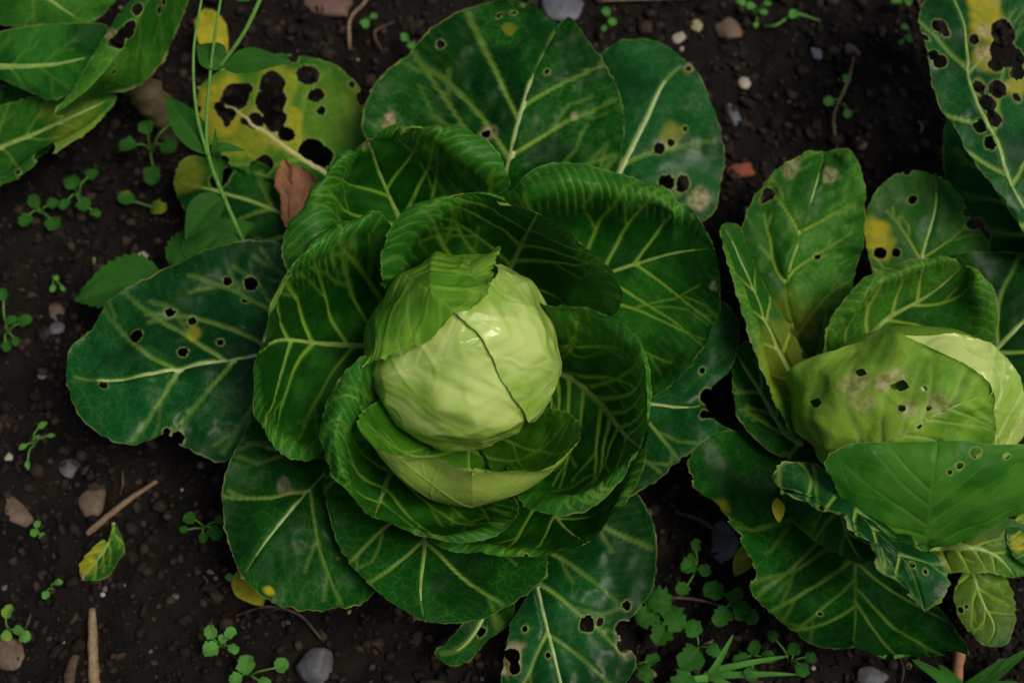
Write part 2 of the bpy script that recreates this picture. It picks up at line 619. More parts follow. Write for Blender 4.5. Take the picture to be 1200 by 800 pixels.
    for sgn in (-1, 1):
        s0 = 0.10 + rnd.uniform(0, 0.05)
        nv2 = max(4, int(nveins * 0.75))
        for k in range(nv2):
            f = s0 + (0.84 - s0) * (k / nv2) ** 1.05 + rnd.uniform(-.02, .02)
            aa = rad(ang[0] + (ang[1] - ang[0]) * f + rnd.uniform(-7, 7))
            x, y = 0.0, f * Lm
            r = (0.0021 * (1.15 - 0.6 * f)) * vw * rnd.uniform(0.8, 1.15)
            length = halfw * rnd.uniform(0.95, 1.35) * (1.05 - 0.25 * f)
            step = length / 16
            bend = rnd.uniform(-0.030, 0.035)

            def grow(x, y, aa, r, n, bend, depth):
                for j in range(n):
                    x1 = x + sgn * math.sin(aa) * step
                    y1 = y + math.cos(aa) * step
                    r1 = max(0.00055, r * 0.93)
                    segs.append((x, y, x1, y1, r, r1))
                    x, y, r = x1, y1, r1
                    aa += bend + rnd.uniform(-.07, .07)
                    if depth < 2 and j in ((5, 9, 12) if depth == 0 else (3,)) and rnd.random() < 0.75:
                        s_ = rnd.choice((-1, 1))
                        grow(x, y, aa + s_ * rad(rnd.uniform(24, 38)), r * 0.55, max(3, int((n - j) * 0.45)), -s_ * 0.05, depth + 1)
            grow(x, y, aa, r, 16, bend, 0)
    c1 = np.linalg.norm(np.gradient(B, axis=0), axis=-1)
    c2 = np.linalg.norm(np.gradient(B, axis=1), axis=-1)
    vein = polyline_dist(T, Sx, segs, np.maximum(c1, c2))
    if comb > 0:
        earc = np.where(lf[None, :], wl[:, None], 7.3 + wr[:, None])
        pe = np.stack([T, Sx, np.full_like(T, sd_ * 1.7)], -1)
        ph = earc / 0.0080 + 0.9 * vn(pe * 16, 61) + 0.12 * vn(pe * 80, 62)
        tri = np.abs((ph % 1.0) - 0.5)
        cm = (1 - sstep(0.03, 0.15, tri)) * sstep(0.50, 0.72, q)[None] * (0.7 + 0.3 * vn(pe * 30, 63))
        cm = cm * (0.25 + 0.75 * np.clip(hum / 0.01, 0, 1))
        vein = np.maximum(vein, comb * cm)
    vein *= (1 - 0.8 * sstep(0.95, 1.0, q)[None]) * va
    # normals
    du = np.gradient(B, axis=0)
    dv = np.gradient(B, axis=1)
    Nn = np.cross(dv, du)
    ln = np.linalg.norm(Nn, axis=-1, keepdims=True)
    Nn = Nn / (ln + 1e-12)
    if Nn[nw // 2, nh // 2:nh + nh // 2, 2].mean() < 0 and wrap is None:
        pass
    p3 = np.stack([T, Sx, np.full_like(T, sd_ * 3.1)], -1)
    edgef = (q ** 2.5)[None] * np.ones_like(T)
    fadeb = sstep(0.0, 0.12, w)[:, None]
    disp = wave * fbm(p3 * 22, 2, 2) * (0.25 + 0.75 * edgef) * fadeb
    disp += wave * 0.55 * vn(p3 * np.array([55, 55, 1.0]), 4) * edgef * fadeb
    pil = vein.copy()
    for _ in range(3):
        for ax__ in (0, 1):
            kb = 3
            pw = [(0, 0), (0, 0)]
            pw[ax__] = (kb, kb)
            pd = np.pad(pil, pw, mode='edge')
            pil = sum(np.take(pd, range(k, k + pil.shape[ax__]), axis=ax__) for k in range(2 * kb + 1)) / (2 * kb + 1)
    disp += quilt * (fbm(p3 * 60, 6, 2) - 1.0 * vein - 2.6 * pil) * fadeb
    # signed so that positive = upper side
    up = 1.0 if Nn[..., 2].mean() >= 0 else -1.0
    B2 = B + Nn * (disp * up)[..., None]
    # ragged margin
    rg = ragged * (fbm(p3 * 260, 11, 2) - 0.2) * sstep(0.9, 1.0, q)[None] * fadeb
    B2[..., :2] += out * rg[..., None]
    if wrap is not None:
        B2 = wrap(B2, q, w, T, Sx, disp, E[..., 3])
    # holes
    flat = B2.reshape(-1, 3)
    px = to_px(flat)
    hf = np.full(len(flat), 1.0)
    for (hx, hy, hr) in holes:
        dd = np.hypot(px[:, 0] - hx, px[:, 1] - hy)
        near = np.where(dd < max(4, dd.min() + 2))[0]
        c = flat[near[np.argmax(flat[near, 2])]]
        rr = hr / 1450.0
        rel = flat - c
        dist = np.linalg.norm(rel, axis=1)
        er = rr * (1 + 0.45 * vn(flat / (rr * 1.1 + 0.002), 21))
        hfi = dist - er
        m = hfi < 0
        sc = (er[m] / (dist[m] + 1e-6))[:, None]
        hf = np.minimum(hf, hfi)
        snap = np.where(m)[0]
        mv = np.minimum(sc, 1 + 0.0025 / (dist[m][:, None] + 1e-6))
        flat[snap] = c + rel[snap] * mv
    brn = np.zeros(len(flat))
    ye = np.zeros(len(flat))
    for arr, lst in ((ye, yel), (brn, brown)):
        for (hx, hy, hr, am) in lst:
            dd = np.hypot(px[:, 0] - hx, px[:, 1] - hy) + 10 * fbm(flat * 60, 31, 2)
            np.maximum(arr, am * (1 - sstep(hr * 0.55, hr * 1.15, dd)), out=arr)
    ed = np.maximum(1 - sstep(0, edgew, (wid * (1 - q)[None])), 0).reshape(-1) * np.clip(fadeb * np.ones_like(T), 0, 1).reshape(-1)
    ed *= 0.35 + 0.65 * sstep(-0.2, 0.5, fbm(p3 * 90, 41, 2)).reshape(-1)
    if len(holes):
        ed = np.maximum(ed, 0.8 * (1 - sstep(0.0002, 0.0019, hf)))
    nr, ncol = T.shape
    ii = np.arange(nr * ncol).reshape(nr, ncol)
    Fq = np.stack([ii[:-1, :-1], ii[:-1, 1:], ii[1:, 1:], ii[1:, :-1]], -1).reshape(-1, 4)
    if up < 0:
        Fq = Fq[:, ::-1]
    if len(holes):
        Fq = Fq[hf[Fq].mean(1) > 0]
    o = mesh_obj(name, flat, Fq, mat, None)
    fattr(o, 'vein', vein.reshape(-1))
    fattr(o, 'edge', ed)
    fattr(o, 'yel', ye)
    fattr(o, 'brown', brn)
    an = vn(np.stack([(Sx - 0.9 * np.abs(T)) * 150, T * 14, np.full_like(T, sd_ * 2.3)], -1), 91).reshape(-1)
    fattr(o, 'n1', 0.5 + (0.36 - 0.12 * streak) * fbm(flat * 22, 71 + sd_, 3) + (0.07 + 0.2 * streak) * an + (np.clip(hum / 0.011, 0, 1) * (0.34 * sstep(0.55, 0.8, q)[None] - 0.12)).reshape(-1))  # rolled rims lightened, bowls darkened: painted sky light and shade, plus paler margin tissue
    fattr(o, 'n4', 0.5 + 0.36 * fbm(flat * 48, 81 + sd_, 2))
    uvl = o.data.uv_layers.new(name='UVMap')
    li = np.empty(len(o.data.loops), dtype=np.int32)
    o.data.loops.foreach_get('vertex_index', li)
    uvv = np.stack([T.reshape(-1) + sd_ * 0.7, Sx.reshape(-1)], -1).astype(np.float32)
    uvl.data.foreach_set('uv', uvv[li].ravel())
    place(o, parent)
    if label:
        o['label'] = label
    if rib:
        e = int(nw * ribend)
        C = B2[:e, nh]
        keep = np.ones(e, bool)
        if len(holes):
            hh = hf.reshape(nr, ncol)[:e, nh]
            bad = np.where(hh < 0.0)[0]
        tg = np.gradient(C, axis=0)
        tg /= np.linalg.norm(tg, axis=1, keepdims=True) + 1e-9
        nn = np.stack([np.convolve(np.pad(Nn[:e, nh - 1:nh + 2, c].mean(1) * up, 4, mode='edge'), np.ones(9) / 9, 'valid') for c in range(3)], 1)
        sdv = np.cross(tg, nn)
        sdv /= np.linalg.norm(sdv, axis=1, keepdims=True) + 1e-9
        nn = np.cross(sdv, tg)
        a = np.linspace(0, 1, e)
        hw = (0.0046 * (1 - a) ** 0.8 + 0.0006) * rib_w
        rows = []
        for t_, h_ in ((-1, -0.12), (-0.55, 0.30), (0, 0.46), (0.55, 0.30), (1, -0.12)):
            rows.append(C + sdv * (hw * t_)[:, None] + nn * (hw * h_ * 0.8 + 0.0003)[:, None])
        RV = np.stack(rows, 1)
        ii = np.arange(e * 5).reshape(e, 5)
        RF = np.stack([ii[:-1, :-1], ii[:-1, 1:], ii[1:, 1:], ii[1:, :-1]], -1).reshape(-1, 4)
        r = mesh_obj('midrib', RV.reshape(-1, 3), RF, rib_mat or M_RIB)
        place(r, o)
    return o


def wpos(o):
    m = np.zeros(3)
    while o is not None:
        m += np.array(o.location)
        o = o.parent
    return m


def place(o, parent):
    """parent o, whose mesh is in world coordinates, keeping the world place"""
    off = wpos(parent)
    me = o.data
    n = len(me.vertices)
    co = np.empty(n * 3, dtype=np.float32)
    me.vertices.foreach_get('co', co)
    co = co.reshape(-1, 3) - off
    me.vertices.foreach_set('co', co.ravel().astype(np.float32))
    me.update()
    o.parent = parent


def tube(name, pts, radii, mat, parent, seg=8, bump=0.0, seed=0, cap=True):
    pts = np.asarray(pts, float)
    n = max(10, len(pts) * 7)
    C = resample(pts, n)
    rr = np.interp(np.linspace(0, 1, n), np.linspace(0, 1, len(radii)), radii)
    tg = np.gradient(C, axis=0)
    tg /= np.linalg.norm(tg, axis=1, keepdims=True)
    ref = np.array([0.31, 0.17, 0.93]) if abs(tg[0] @ np.array([0.31, 0.17, 0.93])) < 0.9 else np.array([1.0, 0, 0])
    a = np.cross(tg, ref)
    a /= np.linalg.norm(a, axis=1, keepdims=True)
    b = np.cross(tg, a)
    th = np.linspace(0, 2 * math.pi, seg, endpoint=False)
    ring = a[:, None] * np.cos(th)[None, :, None] + b[:, None] * np.sin(th)[None, :, None]
    k = rr[:, None] * (1 + bump * vn(np.stack([np.broadcast_to(np.arange(n)[:, None] * 0.6, (n, seg)), np.broadcast_to(np.cos(th) * 1.5, (n, seg)), np.broadcast_to(np.sin(th) * 1.5, (n, seg))], -1), seed))
    Vv = (C[:, None] + ring * k[..., None]).reshape(-1, 3)
    ii = np.arange(n * seg).reshape(n, seg)
    j = np.roll(ii, -1, 1)
    Ff = np.stack([ii[:-1], j[:-1], j[1:], ii[1:]], -1).reshape(-1, 4)
    Vv = np.vstack([Vv, C[0], C[-1]])
    i0, i1 = n * seg, n * seg + 1
    caps = [[ii[0, (k_ + 1) % seg], ii[0, k_], i0, i0] for k_ in range(seg)] + [[ii[-1, k_], ii[-1, (k_ + 1) % seg], i1, i1] for k_ in range(seg)]
    me = bpy.data.meshes.new(name)
    me.from_pydata(Vv.tolist(), [], [list(map(int, f)) for f in Ff] + [list(map(int, c[:3])) for c in caps])
    me.polygons.foreach_set('use_smooth', [True] * len(me.polygons))
    me.materials.append(mat)
    o = bpy.data.objects.new(name, me)
    COL.objects.link(o)
    if parent is not None:
        place(o, parent)
    return o


#LEAVES#
# ------------------------------------------------------------------ cabbage heads
def ell_hit(px, py, c, r):
    d = ray(px, py)
    o = (CAM - c) / r
    e = d / r
    A, B_, C_ = e @ e, 2 * o @ e, o @ o - 1
    disc = B_ * B_ - 4 * A * C_
    t = (-B_ - math.sqrt(max(0, disc))) / (2 * A)
    return CAM + d * t


def head_outline(pts, c, r):
    out = []
    for q in pts:
        if q[0] == 'l':
            p = ell_hit(q[1], q[2], c, r)
            out.append((q[1], q[2], p[2] * 100, q[3]))
        elif q[0] == 'd':
            d = np.array(q[1:4], float)
            p = c + r * d / np.linalg.norm(d)
            x, y = to_px(p)
            out.append((x, y, p[2] * 100))
        elif len(q) == 2:
            p = ell_hit(q[0], q[1], c, r)
            out.append((q[0], q[1], p[2] * 100))
        else:
            out.append(q)
    return out


def make_wrap(c, r, off, lift, lpow=5, dents=(), rough=1.0, keel=0.003):
    def f(B, q, w, T, Sx, disp, up_):
        d = (B - c) / r
        ln = np.linalg.norm(d, axis=-1, keepdims=True)
        d = d / (ln + 1e-9)
        L = off + lift * (q[None] ** lpow) * np.ones(B.shape[:2])
        n = fbm(d * 2.6, 51, 2)
        rid = 1 - np.abs(vn(d * 2.2, 57)) * 2
        L = L + disp * rough + 0.0022 * n + 0.0030 * rid + 0.00022 * fbm(d * 9, 59, 3) + 0.0007 * np.clip(1 - np.abs(vn(d * 3.2 + 3.3, 60)) * 8, 0, 1)
        L = L + keel * np.exp(-(T / 0.010) ** 2) * (1 - w[:, None])
        L = L + 0.00035 * vn(np.stack([(Sx - 0.9 * np.abs(T)) * 260, T * 25, np.full_like(T, off * 900)], -1), 58)
        L = L + up_ * q[None] ** 7
        for (dd, amt, rr) in dents:
            a = np.linalg.norm(B - dd, axis=-1)
            L = L + amt * np.exp(-(a / rr) ** 2)
        pos = c + r * d
        return pos + d * L[..., None]
    return f


def head_core(parent, c, r, mat, name='head', seed=0):
    nu, nv_ = 64, 40
    th = np.linspace(0, 2 * math.pi, nu, endpoint=False)
    ph = np.linspace(0.02, math.pi - 0.02, nv_)
    d = np.stack([np.sin(ph)[:, None] * np.cos(th), np.sin(ph)[:, None] * np.sin(th), np.cos(ph)[:, None] * np.ones(nu)], -1)
    pos = c + r * d * (1 + 0.02 * fbm(d * 2.5, seed, 3))[..., None]
    ii = np.arange(nu * nv_).reshape(nv_, nu)
    j = np.roll(ii, -1, 1)
    Ff = np.stack([ii[:-1], ii[1:], j[1:], j[:-1]], -1).reshape(-1, 4)
    o = mesh_obj(name, pos.reshape(-1, 3), Ff, mat)
    for a in ('vein', 'edge', 'yel', 'brown', 'n1', 'n4'):
        fattr(o, a, np.full(nu * nv_, 0.5 if a[0] == 'n' else 0.0))
    uvl = o.data.uv_layers.new(name='UVMap')
    place(o, parent)
    return o


def stem(parent, ax, ztop, r=0.016, lean=(0, 0), base=None):
    z0 = hz(ax[0], ax[1]) - 0.02
    a = np.array([ax[0] + lean[0], ax[1] + lean[1], z0]) if base is None else np.array(base)
    b = np.array([ax[0], ax[1], ztop])
    pts = [a, a * 0.6 + b * 0.4, b]
    return tube('stem', pts, [r * 1.05, r * 0.95, r * 1.1], M_STEM, parent, seg=14, bump=0.22)


# ================================================================== main cabbage
HC = P(544, 415, 17.0)
HR = np.array([0.0685, 0.0700, 0.066])
axp = np.array([HC[0], HC[1], 0.0])
CAB = thing('cabbage', (axp[0], axp[1], hz(axp[0], axp[1])), 'large open cabbage with a firm pale round head and dark spreading outer leaves', 'cabbage', 'cabbages growing in the bed')
stem(CAB, axp, 0.12, 0.019)

# lowest, oldest leaves
leaf(CAB, [(470, 240, 5), (430, 190, 5.5), (430, 125, 6), (414, 95, 6), (388, 75, 6), (352, 66, 6), (318, 62, 6), (284, 74, 6), (252, 84, 6), (232, 104, 5.5), (226, 132, 5.5), (236, 165, 5.2), (262, 190, 5), (300, 205, 5), (345, 218, 5), (380, 250, 5)], 9,
     [(430, 260, 5), (382, 203, 6.3), (340, 176, 6.3), (305, 150, 6.3), (270, 125, 6)], M_RLEAF, axis=axp, zb=4, wave=0.004, vw=0.9, nveins=7,
     holes=[(243, 178, 10), (262, 191, 8), (345, 66, 6), (424, 112, 9), (414, 95, 5), (228, 128, 6), (274, 117, 18), (270, 130, 12), (278, 104, 12), (312, 100, 16), (318, 118, 20), (328, 140, 16), (338, 155, 11), (362, 176, 16), (376, 186, 15), (364, 92, 14), (368, 106, 11), (352, 85, 6), (308, 196, 11), (295, 198, 9), (300, 140, 10), (288, 140, 6), (255, 121, 8), (376, 133, 6), (262, 145, 5), (318, 90, 5)],
     yel=[(258, 125, 42, 0.95), (320, 105, 30, 0.55), (340, 150, 28, 0.7), (285, 165, 30, 0.45), (300, 140, 25, .8), (390, 130, 50, 0.12)], brown=[(296, 135, 16, 0.55), (320, 150, 10, .5), (265, 128, 10, .35)], rib_mat=M_RIBP, label='yellowing leaf eaten full of ragged black holes')
leaf(CAB, [(400, 330, 3.5), (335, 300, 3.8), (285, 288, 4), (245, 270, 4), (215, 245, 4), (204, 212, 4), (215, 185, 4), (250, 180, 4), (300, 190, 4), (345, 215, 4), (400, 260, 4)], 5,
     [(430, 330, 3.5), (330, 250, 4), (270, 228, 4.2)], M_OUT, axis=axp, zb=3, wave=0.007, holes=[(258, 208, 12), (300, 282, 8), (264, 200, 8)], yel=[(215, 200, 25, 0.3)])
leaf(CAB, [(560, 660, 5), (543, 730, 4.5), (522, 752, 4.2), (509, 766, 4), (528, 780, 4), (548, 776, 4), (570, 752, 4.4), (600, 728, 5), (600, 670, 5)], 3,
     [(575, 660, 5), (560, 735, 4.6), (535, 762, 4.3)], M_OUT, axis=axp, zb=3, res=(80, 30), holes=[(560, 742, 5)])
leaf(CAB, [(600, 620, 6), (640, 640, 7.4), (627, 656, 7), (640, 674, 6.6), (622, 692, 6.2), (604, 722, 5.4), (592, 762, 5), (588, 805, 4.6), (605, 850, 4.5), (668, 872, 5), (722, 835, 5), (735, 802, 5), (746, 772, 5.2), (728, 748, 5.8), (742, 722, 6.2), (765, 690, 6.6), (771, 650, 7), (766, 612, 7.4), (745, 575, 7)], 9,
     [(610, 620, 5), (630, 690, 6.4), (641, 735, 6), (655, 790, 5.6), (664, 835, 5.2)], M_BLUE, axis=axp, zb=4, wave=0.006, quilt=0.0026, nveins=7, rib_w=1.38, rib_mat=M_RIBO,
     holes=[(732, 712, 5), (690, 728, 8), (705, 730, 5), (612, 735, 3), (735, 758, 8), (640, 770, 3), (600, 770, 8), (603, 785, 7), (733, 745, 9)], brown=[(597, 775, 18, 0.8), (735, 760, 14, 0.5)])
leaf(CAB, [(660, 300, 5), (690, 180, 7), (703, 62, 8), (737, 49, 8.2), (775, 52, 8.2), (805, 74, 8), (826, 102, 8), (845, 148, 7.8), (851, 190, 7.5), (846, 215, 7.2), (840, 243, 7), (826, 258, 6.8), (800, 262, 6.8), (750, 310, 6)], 5,
     [(690, 280, 6), (731, 191, 8), (756, 142, 8.6), (782, 92, 8.4)], M_BLUE, axis=axp, zb=4, wave=0.005, nveins=6, rib_w=1.44, rib_mat=M_RIBO,
     holes=[(797, 217, 11), (784, 213, 9), (803, 147, 4), (775, 176, 6), (787, 171, 4), (804, 78, 4)], yel=[(790, 158, 16, 0.35)], brown=[(820, 230, 16, 0.6), (806, 78, 8, 0.6)])
leaf(CAB, [(700, 470, 7), (800, 400, 8.5), (845, 352, 9.2), (866, 382, 9.3), (866, 402, 9.2), (852, 440, 9), (834, 458, 8.6), (826, 474, 8.4), (836, 490, 9), (860, 503, 10), (838, 509, 9.2), (815, 525, 9), (796, 540, 9), (772, 561, 8.6), (748, 577, 8.3), (690, 590, 7.5)], 7,
     [(640, 465, 6), (700, 471, 7.5), (768, 473, 9), (810, 477, 8.8)], M_BLUE, axis=axp, zb=5, wave=0.005, nveins=6, holes=[(826, 435, 4), (836, 470, 13), (828, 482, 9)], rib_w=1.08, rib_mat=M_RIBO)
leaf(CAB, [(385, 470, 8), (330, 520, 9), (285, 520, 9.5), (262, 541, 9.5), (236, 532, 9.8), (208, 520, 10), (194, 509, 10.2), (174, 515, 10.2), (145, 520, 10), (116, 508, 10), (97, 494, 10), (84, 474, 10), (78, 440, 10), (84, 406, 10), (105, 384, 10.3), (118, 362, 10.5), (150, 336, 10.8), (186, 315, 11), (222, 297, 11), (262, 286, 10.8), (305, 281, 10.4), (335, 288, 10), (385, 340, 8.5)], 12,
     [(430, 405, 8), (370, 405, 10), (300, 415, 11), (220, 428, 11.2), (165, 439, 11.2), (118, 445, 10.6)], M_BLUE, axis=axp, zb=5, res=(150, 62), wave=0.006, quilt=0.0030, nveins=8, rib_w=1.50, rib_mat=M_RIBO, cup=0.03,
     holes=[(157, 391, 7), (200, 369, 5), (222, 373, 5), (215, 409, 5), (121, 447, 4), (208, 514, 7), (196, 509, 5), (297, 333, 8), (268, 326, 6), (256, 403, 4), (290, 350, 4)], yel=[(225, 395, 9, 0.5)], label='broad glossy bluish leaf lying flat with a bold pale midrib')
leaf(CAB, [(470, 260, 8), (432, 178, 11), (424, 142, 11.5), (437, 101, 12), (456, 80, 12.2), (475, 65, 12.4), (512, 26, 12.8), (550, 6, 13), (587, 0, 13), (625, 5, 13.2), (645, 20, 13.2), (655, 29, 13.2), (666, 19, 13.4), (685, 41, 13.3), (708, 72, 13), (726, 110, 12.6), (733, 150, 12.2), (727, 190, 11.5), (660, 270, 8)], 11,
     [(565, 300, 7), (590, 220, 10.5), (597, 185, 12), (605, 150, 12.8), (621, 95, 13.4), (645, 45, 13.5)], M_OUT, axis=axp, zb=5, res=(150, 64), wave=0.006, quilt=0.0026, cup=0.06, nveins=8, vw=1.1, rib_w=1.38, rib_mat=M_RIBO,
     holes=[(519, 52, 5), (609, 7, 3), (584, 21, 3), (598, 17, 3), (643, 87, 3), (567, 157, 5)], brown=[(455, 142, 7, 0.7), (568, 157, 9, 0.5), (672, 134, 6, 0.5)], yel=[(600, 42, 7, 0.3)], label='tall rounded dark leaf with a thick white midrib')
leaf(CAB, [(400, 470, 8), (335, 500, 9), (300, 490, 9.5), (279, 522, 9.6), (263, 562, 9.6), (261, 600, 9.6), (268, 642, 9.6), (284, 676, 9.6), (310, 700, 9.6), (345, 712, 9.6), (390, 713, 9.6), (428, 704, 9.4), (448, 680, 9), (470, 610, 8)], 7,
     [(450, 490, 7), (400, 535, 8.5), (370, 563, 9.6), (335, 604, 10), (303, 645, 10)], M_OUT, axis=axp, zb=5, wave=0.005, quilt=0.0026, cup=0.04, nveins=6, vw=1.15, ang=(62, 36), rib_w=1.14, rib_mat=M_RIBO,
     holes=[(262, 640, 1)], yel=[(317, 692, 7, 0.95), (395, 655, 9, 0.98)], brown=[(335, 570, 7, 0.4)])
leaf(CAB, [(430, 520, 9), (380, 545, 11), (378, 575, 11.3), (384, 605, 11.5), (396, 636, 11.5), (414, 666, 11.5), (442, 695, 11.5), (480, 719, 11.8), (498, 727, 12), (520, 730, 12), (552, 727, 12), (590, 712, 12), (622, 692, 12), (640, 672, 11.8), (640, 645, 11), (600, 590, 9)], 8,
     [(520, 530, 8), (502, 590, 9.5), (497, 645, 11), (493, 700, 12)], M_OUT, axis=axp, zb=6, wave=0.005, cup=0.05, nveins=6, vw=1.1, ang=(60, 36), label='broad dark leaf spread low under the rolled inner leaves')
# middle whorl, rims rolled back
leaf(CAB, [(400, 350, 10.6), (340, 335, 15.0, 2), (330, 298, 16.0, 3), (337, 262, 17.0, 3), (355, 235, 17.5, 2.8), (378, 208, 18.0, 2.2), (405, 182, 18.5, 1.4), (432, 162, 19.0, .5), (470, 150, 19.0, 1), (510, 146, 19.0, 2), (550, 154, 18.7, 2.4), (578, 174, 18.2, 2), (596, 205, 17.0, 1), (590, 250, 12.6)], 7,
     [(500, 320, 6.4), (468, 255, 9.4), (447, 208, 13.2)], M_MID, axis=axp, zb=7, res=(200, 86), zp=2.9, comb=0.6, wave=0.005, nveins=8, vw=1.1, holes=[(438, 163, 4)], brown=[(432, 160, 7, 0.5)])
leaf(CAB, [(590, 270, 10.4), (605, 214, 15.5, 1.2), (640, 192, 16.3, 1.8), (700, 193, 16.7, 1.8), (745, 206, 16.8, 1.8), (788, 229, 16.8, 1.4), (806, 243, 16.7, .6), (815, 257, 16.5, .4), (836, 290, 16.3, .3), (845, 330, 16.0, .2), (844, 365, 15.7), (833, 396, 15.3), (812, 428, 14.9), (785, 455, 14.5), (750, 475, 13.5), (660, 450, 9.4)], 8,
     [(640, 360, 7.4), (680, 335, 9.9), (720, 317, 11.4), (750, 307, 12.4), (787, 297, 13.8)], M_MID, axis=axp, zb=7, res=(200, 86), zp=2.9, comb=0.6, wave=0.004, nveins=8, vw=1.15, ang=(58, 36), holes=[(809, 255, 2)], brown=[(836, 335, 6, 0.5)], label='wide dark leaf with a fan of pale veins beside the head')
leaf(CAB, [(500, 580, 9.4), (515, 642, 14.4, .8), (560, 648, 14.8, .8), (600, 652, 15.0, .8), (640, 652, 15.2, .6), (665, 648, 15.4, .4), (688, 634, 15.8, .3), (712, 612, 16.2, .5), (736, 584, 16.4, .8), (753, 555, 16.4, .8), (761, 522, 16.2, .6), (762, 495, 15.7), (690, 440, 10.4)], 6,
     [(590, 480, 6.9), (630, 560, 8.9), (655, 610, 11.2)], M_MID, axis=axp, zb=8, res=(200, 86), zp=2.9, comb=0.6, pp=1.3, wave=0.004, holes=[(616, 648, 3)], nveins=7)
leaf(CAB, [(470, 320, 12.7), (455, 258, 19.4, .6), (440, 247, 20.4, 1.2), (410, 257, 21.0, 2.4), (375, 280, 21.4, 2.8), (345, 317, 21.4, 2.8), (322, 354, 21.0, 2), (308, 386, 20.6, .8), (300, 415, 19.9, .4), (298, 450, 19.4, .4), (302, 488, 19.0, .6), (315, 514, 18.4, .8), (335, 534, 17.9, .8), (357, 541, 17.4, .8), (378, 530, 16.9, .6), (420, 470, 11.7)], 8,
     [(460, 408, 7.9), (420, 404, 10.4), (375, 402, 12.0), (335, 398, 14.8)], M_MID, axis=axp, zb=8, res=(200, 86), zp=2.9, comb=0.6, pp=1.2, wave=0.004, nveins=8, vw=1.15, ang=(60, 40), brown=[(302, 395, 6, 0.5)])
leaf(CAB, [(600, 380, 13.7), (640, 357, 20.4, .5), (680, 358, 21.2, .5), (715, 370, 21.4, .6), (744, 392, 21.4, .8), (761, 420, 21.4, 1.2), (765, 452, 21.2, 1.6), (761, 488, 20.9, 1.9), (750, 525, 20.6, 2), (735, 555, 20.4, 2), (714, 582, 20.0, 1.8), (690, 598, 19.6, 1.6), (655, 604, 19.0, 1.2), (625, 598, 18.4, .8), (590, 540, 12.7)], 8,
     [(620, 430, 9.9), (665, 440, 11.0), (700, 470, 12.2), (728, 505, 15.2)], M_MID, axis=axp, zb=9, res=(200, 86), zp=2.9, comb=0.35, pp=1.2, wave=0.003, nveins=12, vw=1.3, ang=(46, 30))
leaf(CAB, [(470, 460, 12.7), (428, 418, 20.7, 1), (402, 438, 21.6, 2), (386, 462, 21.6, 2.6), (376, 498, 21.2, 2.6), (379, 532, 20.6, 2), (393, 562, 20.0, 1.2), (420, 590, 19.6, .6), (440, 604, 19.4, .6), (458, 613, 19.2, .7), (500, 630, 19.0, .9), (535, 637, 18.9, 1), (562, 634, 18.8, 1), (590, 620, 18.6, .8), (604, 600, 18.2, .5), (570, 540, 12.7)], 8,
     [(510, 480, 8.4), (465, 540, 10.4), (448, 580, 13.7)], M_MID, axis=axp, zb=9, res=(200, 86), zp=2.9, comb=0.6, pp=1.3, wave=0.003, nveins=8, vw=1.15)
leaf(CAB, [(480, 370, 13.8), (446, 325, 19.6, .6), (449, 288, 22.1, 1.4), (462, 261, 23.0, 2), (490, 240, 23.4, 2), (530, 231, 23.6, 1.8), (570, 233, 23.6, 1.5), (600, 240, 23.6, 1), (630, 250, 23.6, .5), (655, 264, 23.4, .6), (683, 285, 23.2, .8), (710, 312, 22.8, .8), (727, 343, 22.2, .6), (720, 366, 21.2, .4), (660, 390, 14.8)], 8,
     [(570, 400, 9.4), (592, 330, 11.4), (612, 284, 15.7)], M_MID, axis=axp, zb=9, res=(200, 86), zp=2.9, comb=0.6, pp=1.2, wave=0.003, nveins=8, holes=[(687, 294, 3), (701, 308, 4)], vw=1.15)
# small cup-shaped leaf hugging the head
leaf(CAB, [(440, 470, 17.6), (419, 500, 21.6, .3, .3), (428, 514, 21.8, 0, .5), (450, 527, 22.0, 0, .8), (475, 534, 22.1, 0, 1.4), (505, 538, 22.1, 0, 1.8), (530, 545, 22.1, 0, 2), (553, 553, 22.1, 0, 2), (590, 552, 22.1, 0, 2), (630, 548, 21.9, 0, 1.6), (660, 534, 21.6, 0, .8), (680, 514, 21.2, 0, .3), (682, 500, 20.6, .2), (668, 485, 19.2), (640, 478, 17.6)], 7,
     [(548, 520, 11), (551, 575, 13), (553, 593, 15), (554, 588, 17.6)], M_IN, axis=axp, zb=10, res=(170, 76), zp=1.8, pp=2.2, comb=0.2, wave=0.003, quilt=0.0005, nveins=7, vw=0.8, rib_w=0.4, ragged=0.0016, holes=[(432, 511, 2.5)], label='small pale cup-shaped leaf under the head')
# head
HEAD = head_core(CAB, HC, HR * 0.985, M_HEAD, seed=3)
HEAD['label'] = 'tight round pale green head of overlapping leaves'
o2 = head_outline([('d', -.85, -.35, -.35), ('d', -.6, -.7, -.4), ('d', -.15, -.9, -.4), (588, 532), (601, 510), (614, 484), (632, 440), (620, 400), (600, 360), (560, 352), (500, 378), (460, 412)], HC, HR)
leaf(HEAD, o2, 7, head_outline([(480, 432), (520, 420), (570, 402)], HC, HR), M_HEAD, base=head_outline([(444, 444)], HC, HR)[0], pet=0.5, wave=0.0015, quilt=0.0003, vw=0.5, nveins=6, va=0.55, ang=(50, 24), rib=False,
     wrap=make_wrap(HC, HR, 0.0028, 0.001, 6), name='wrapper_leaf', streak=0.6, res=(130, 60), ragged=0.0008, comb=0, brown=[(520, 456, 5, .12)])
o3 = head_outline([('d', .8, -.35, -.5), ('d', .92, -.3, -.1), (650, 476), (636, 487), (613, 487), (603, 470), (588, 444), (575, 420), (560, 396), (537, 374), (552, 358), (575, 335), ('d', .3, .8, .3), ('d', .5, .8, -.3), ('d', .8, .4, -.5)], HC, HR)
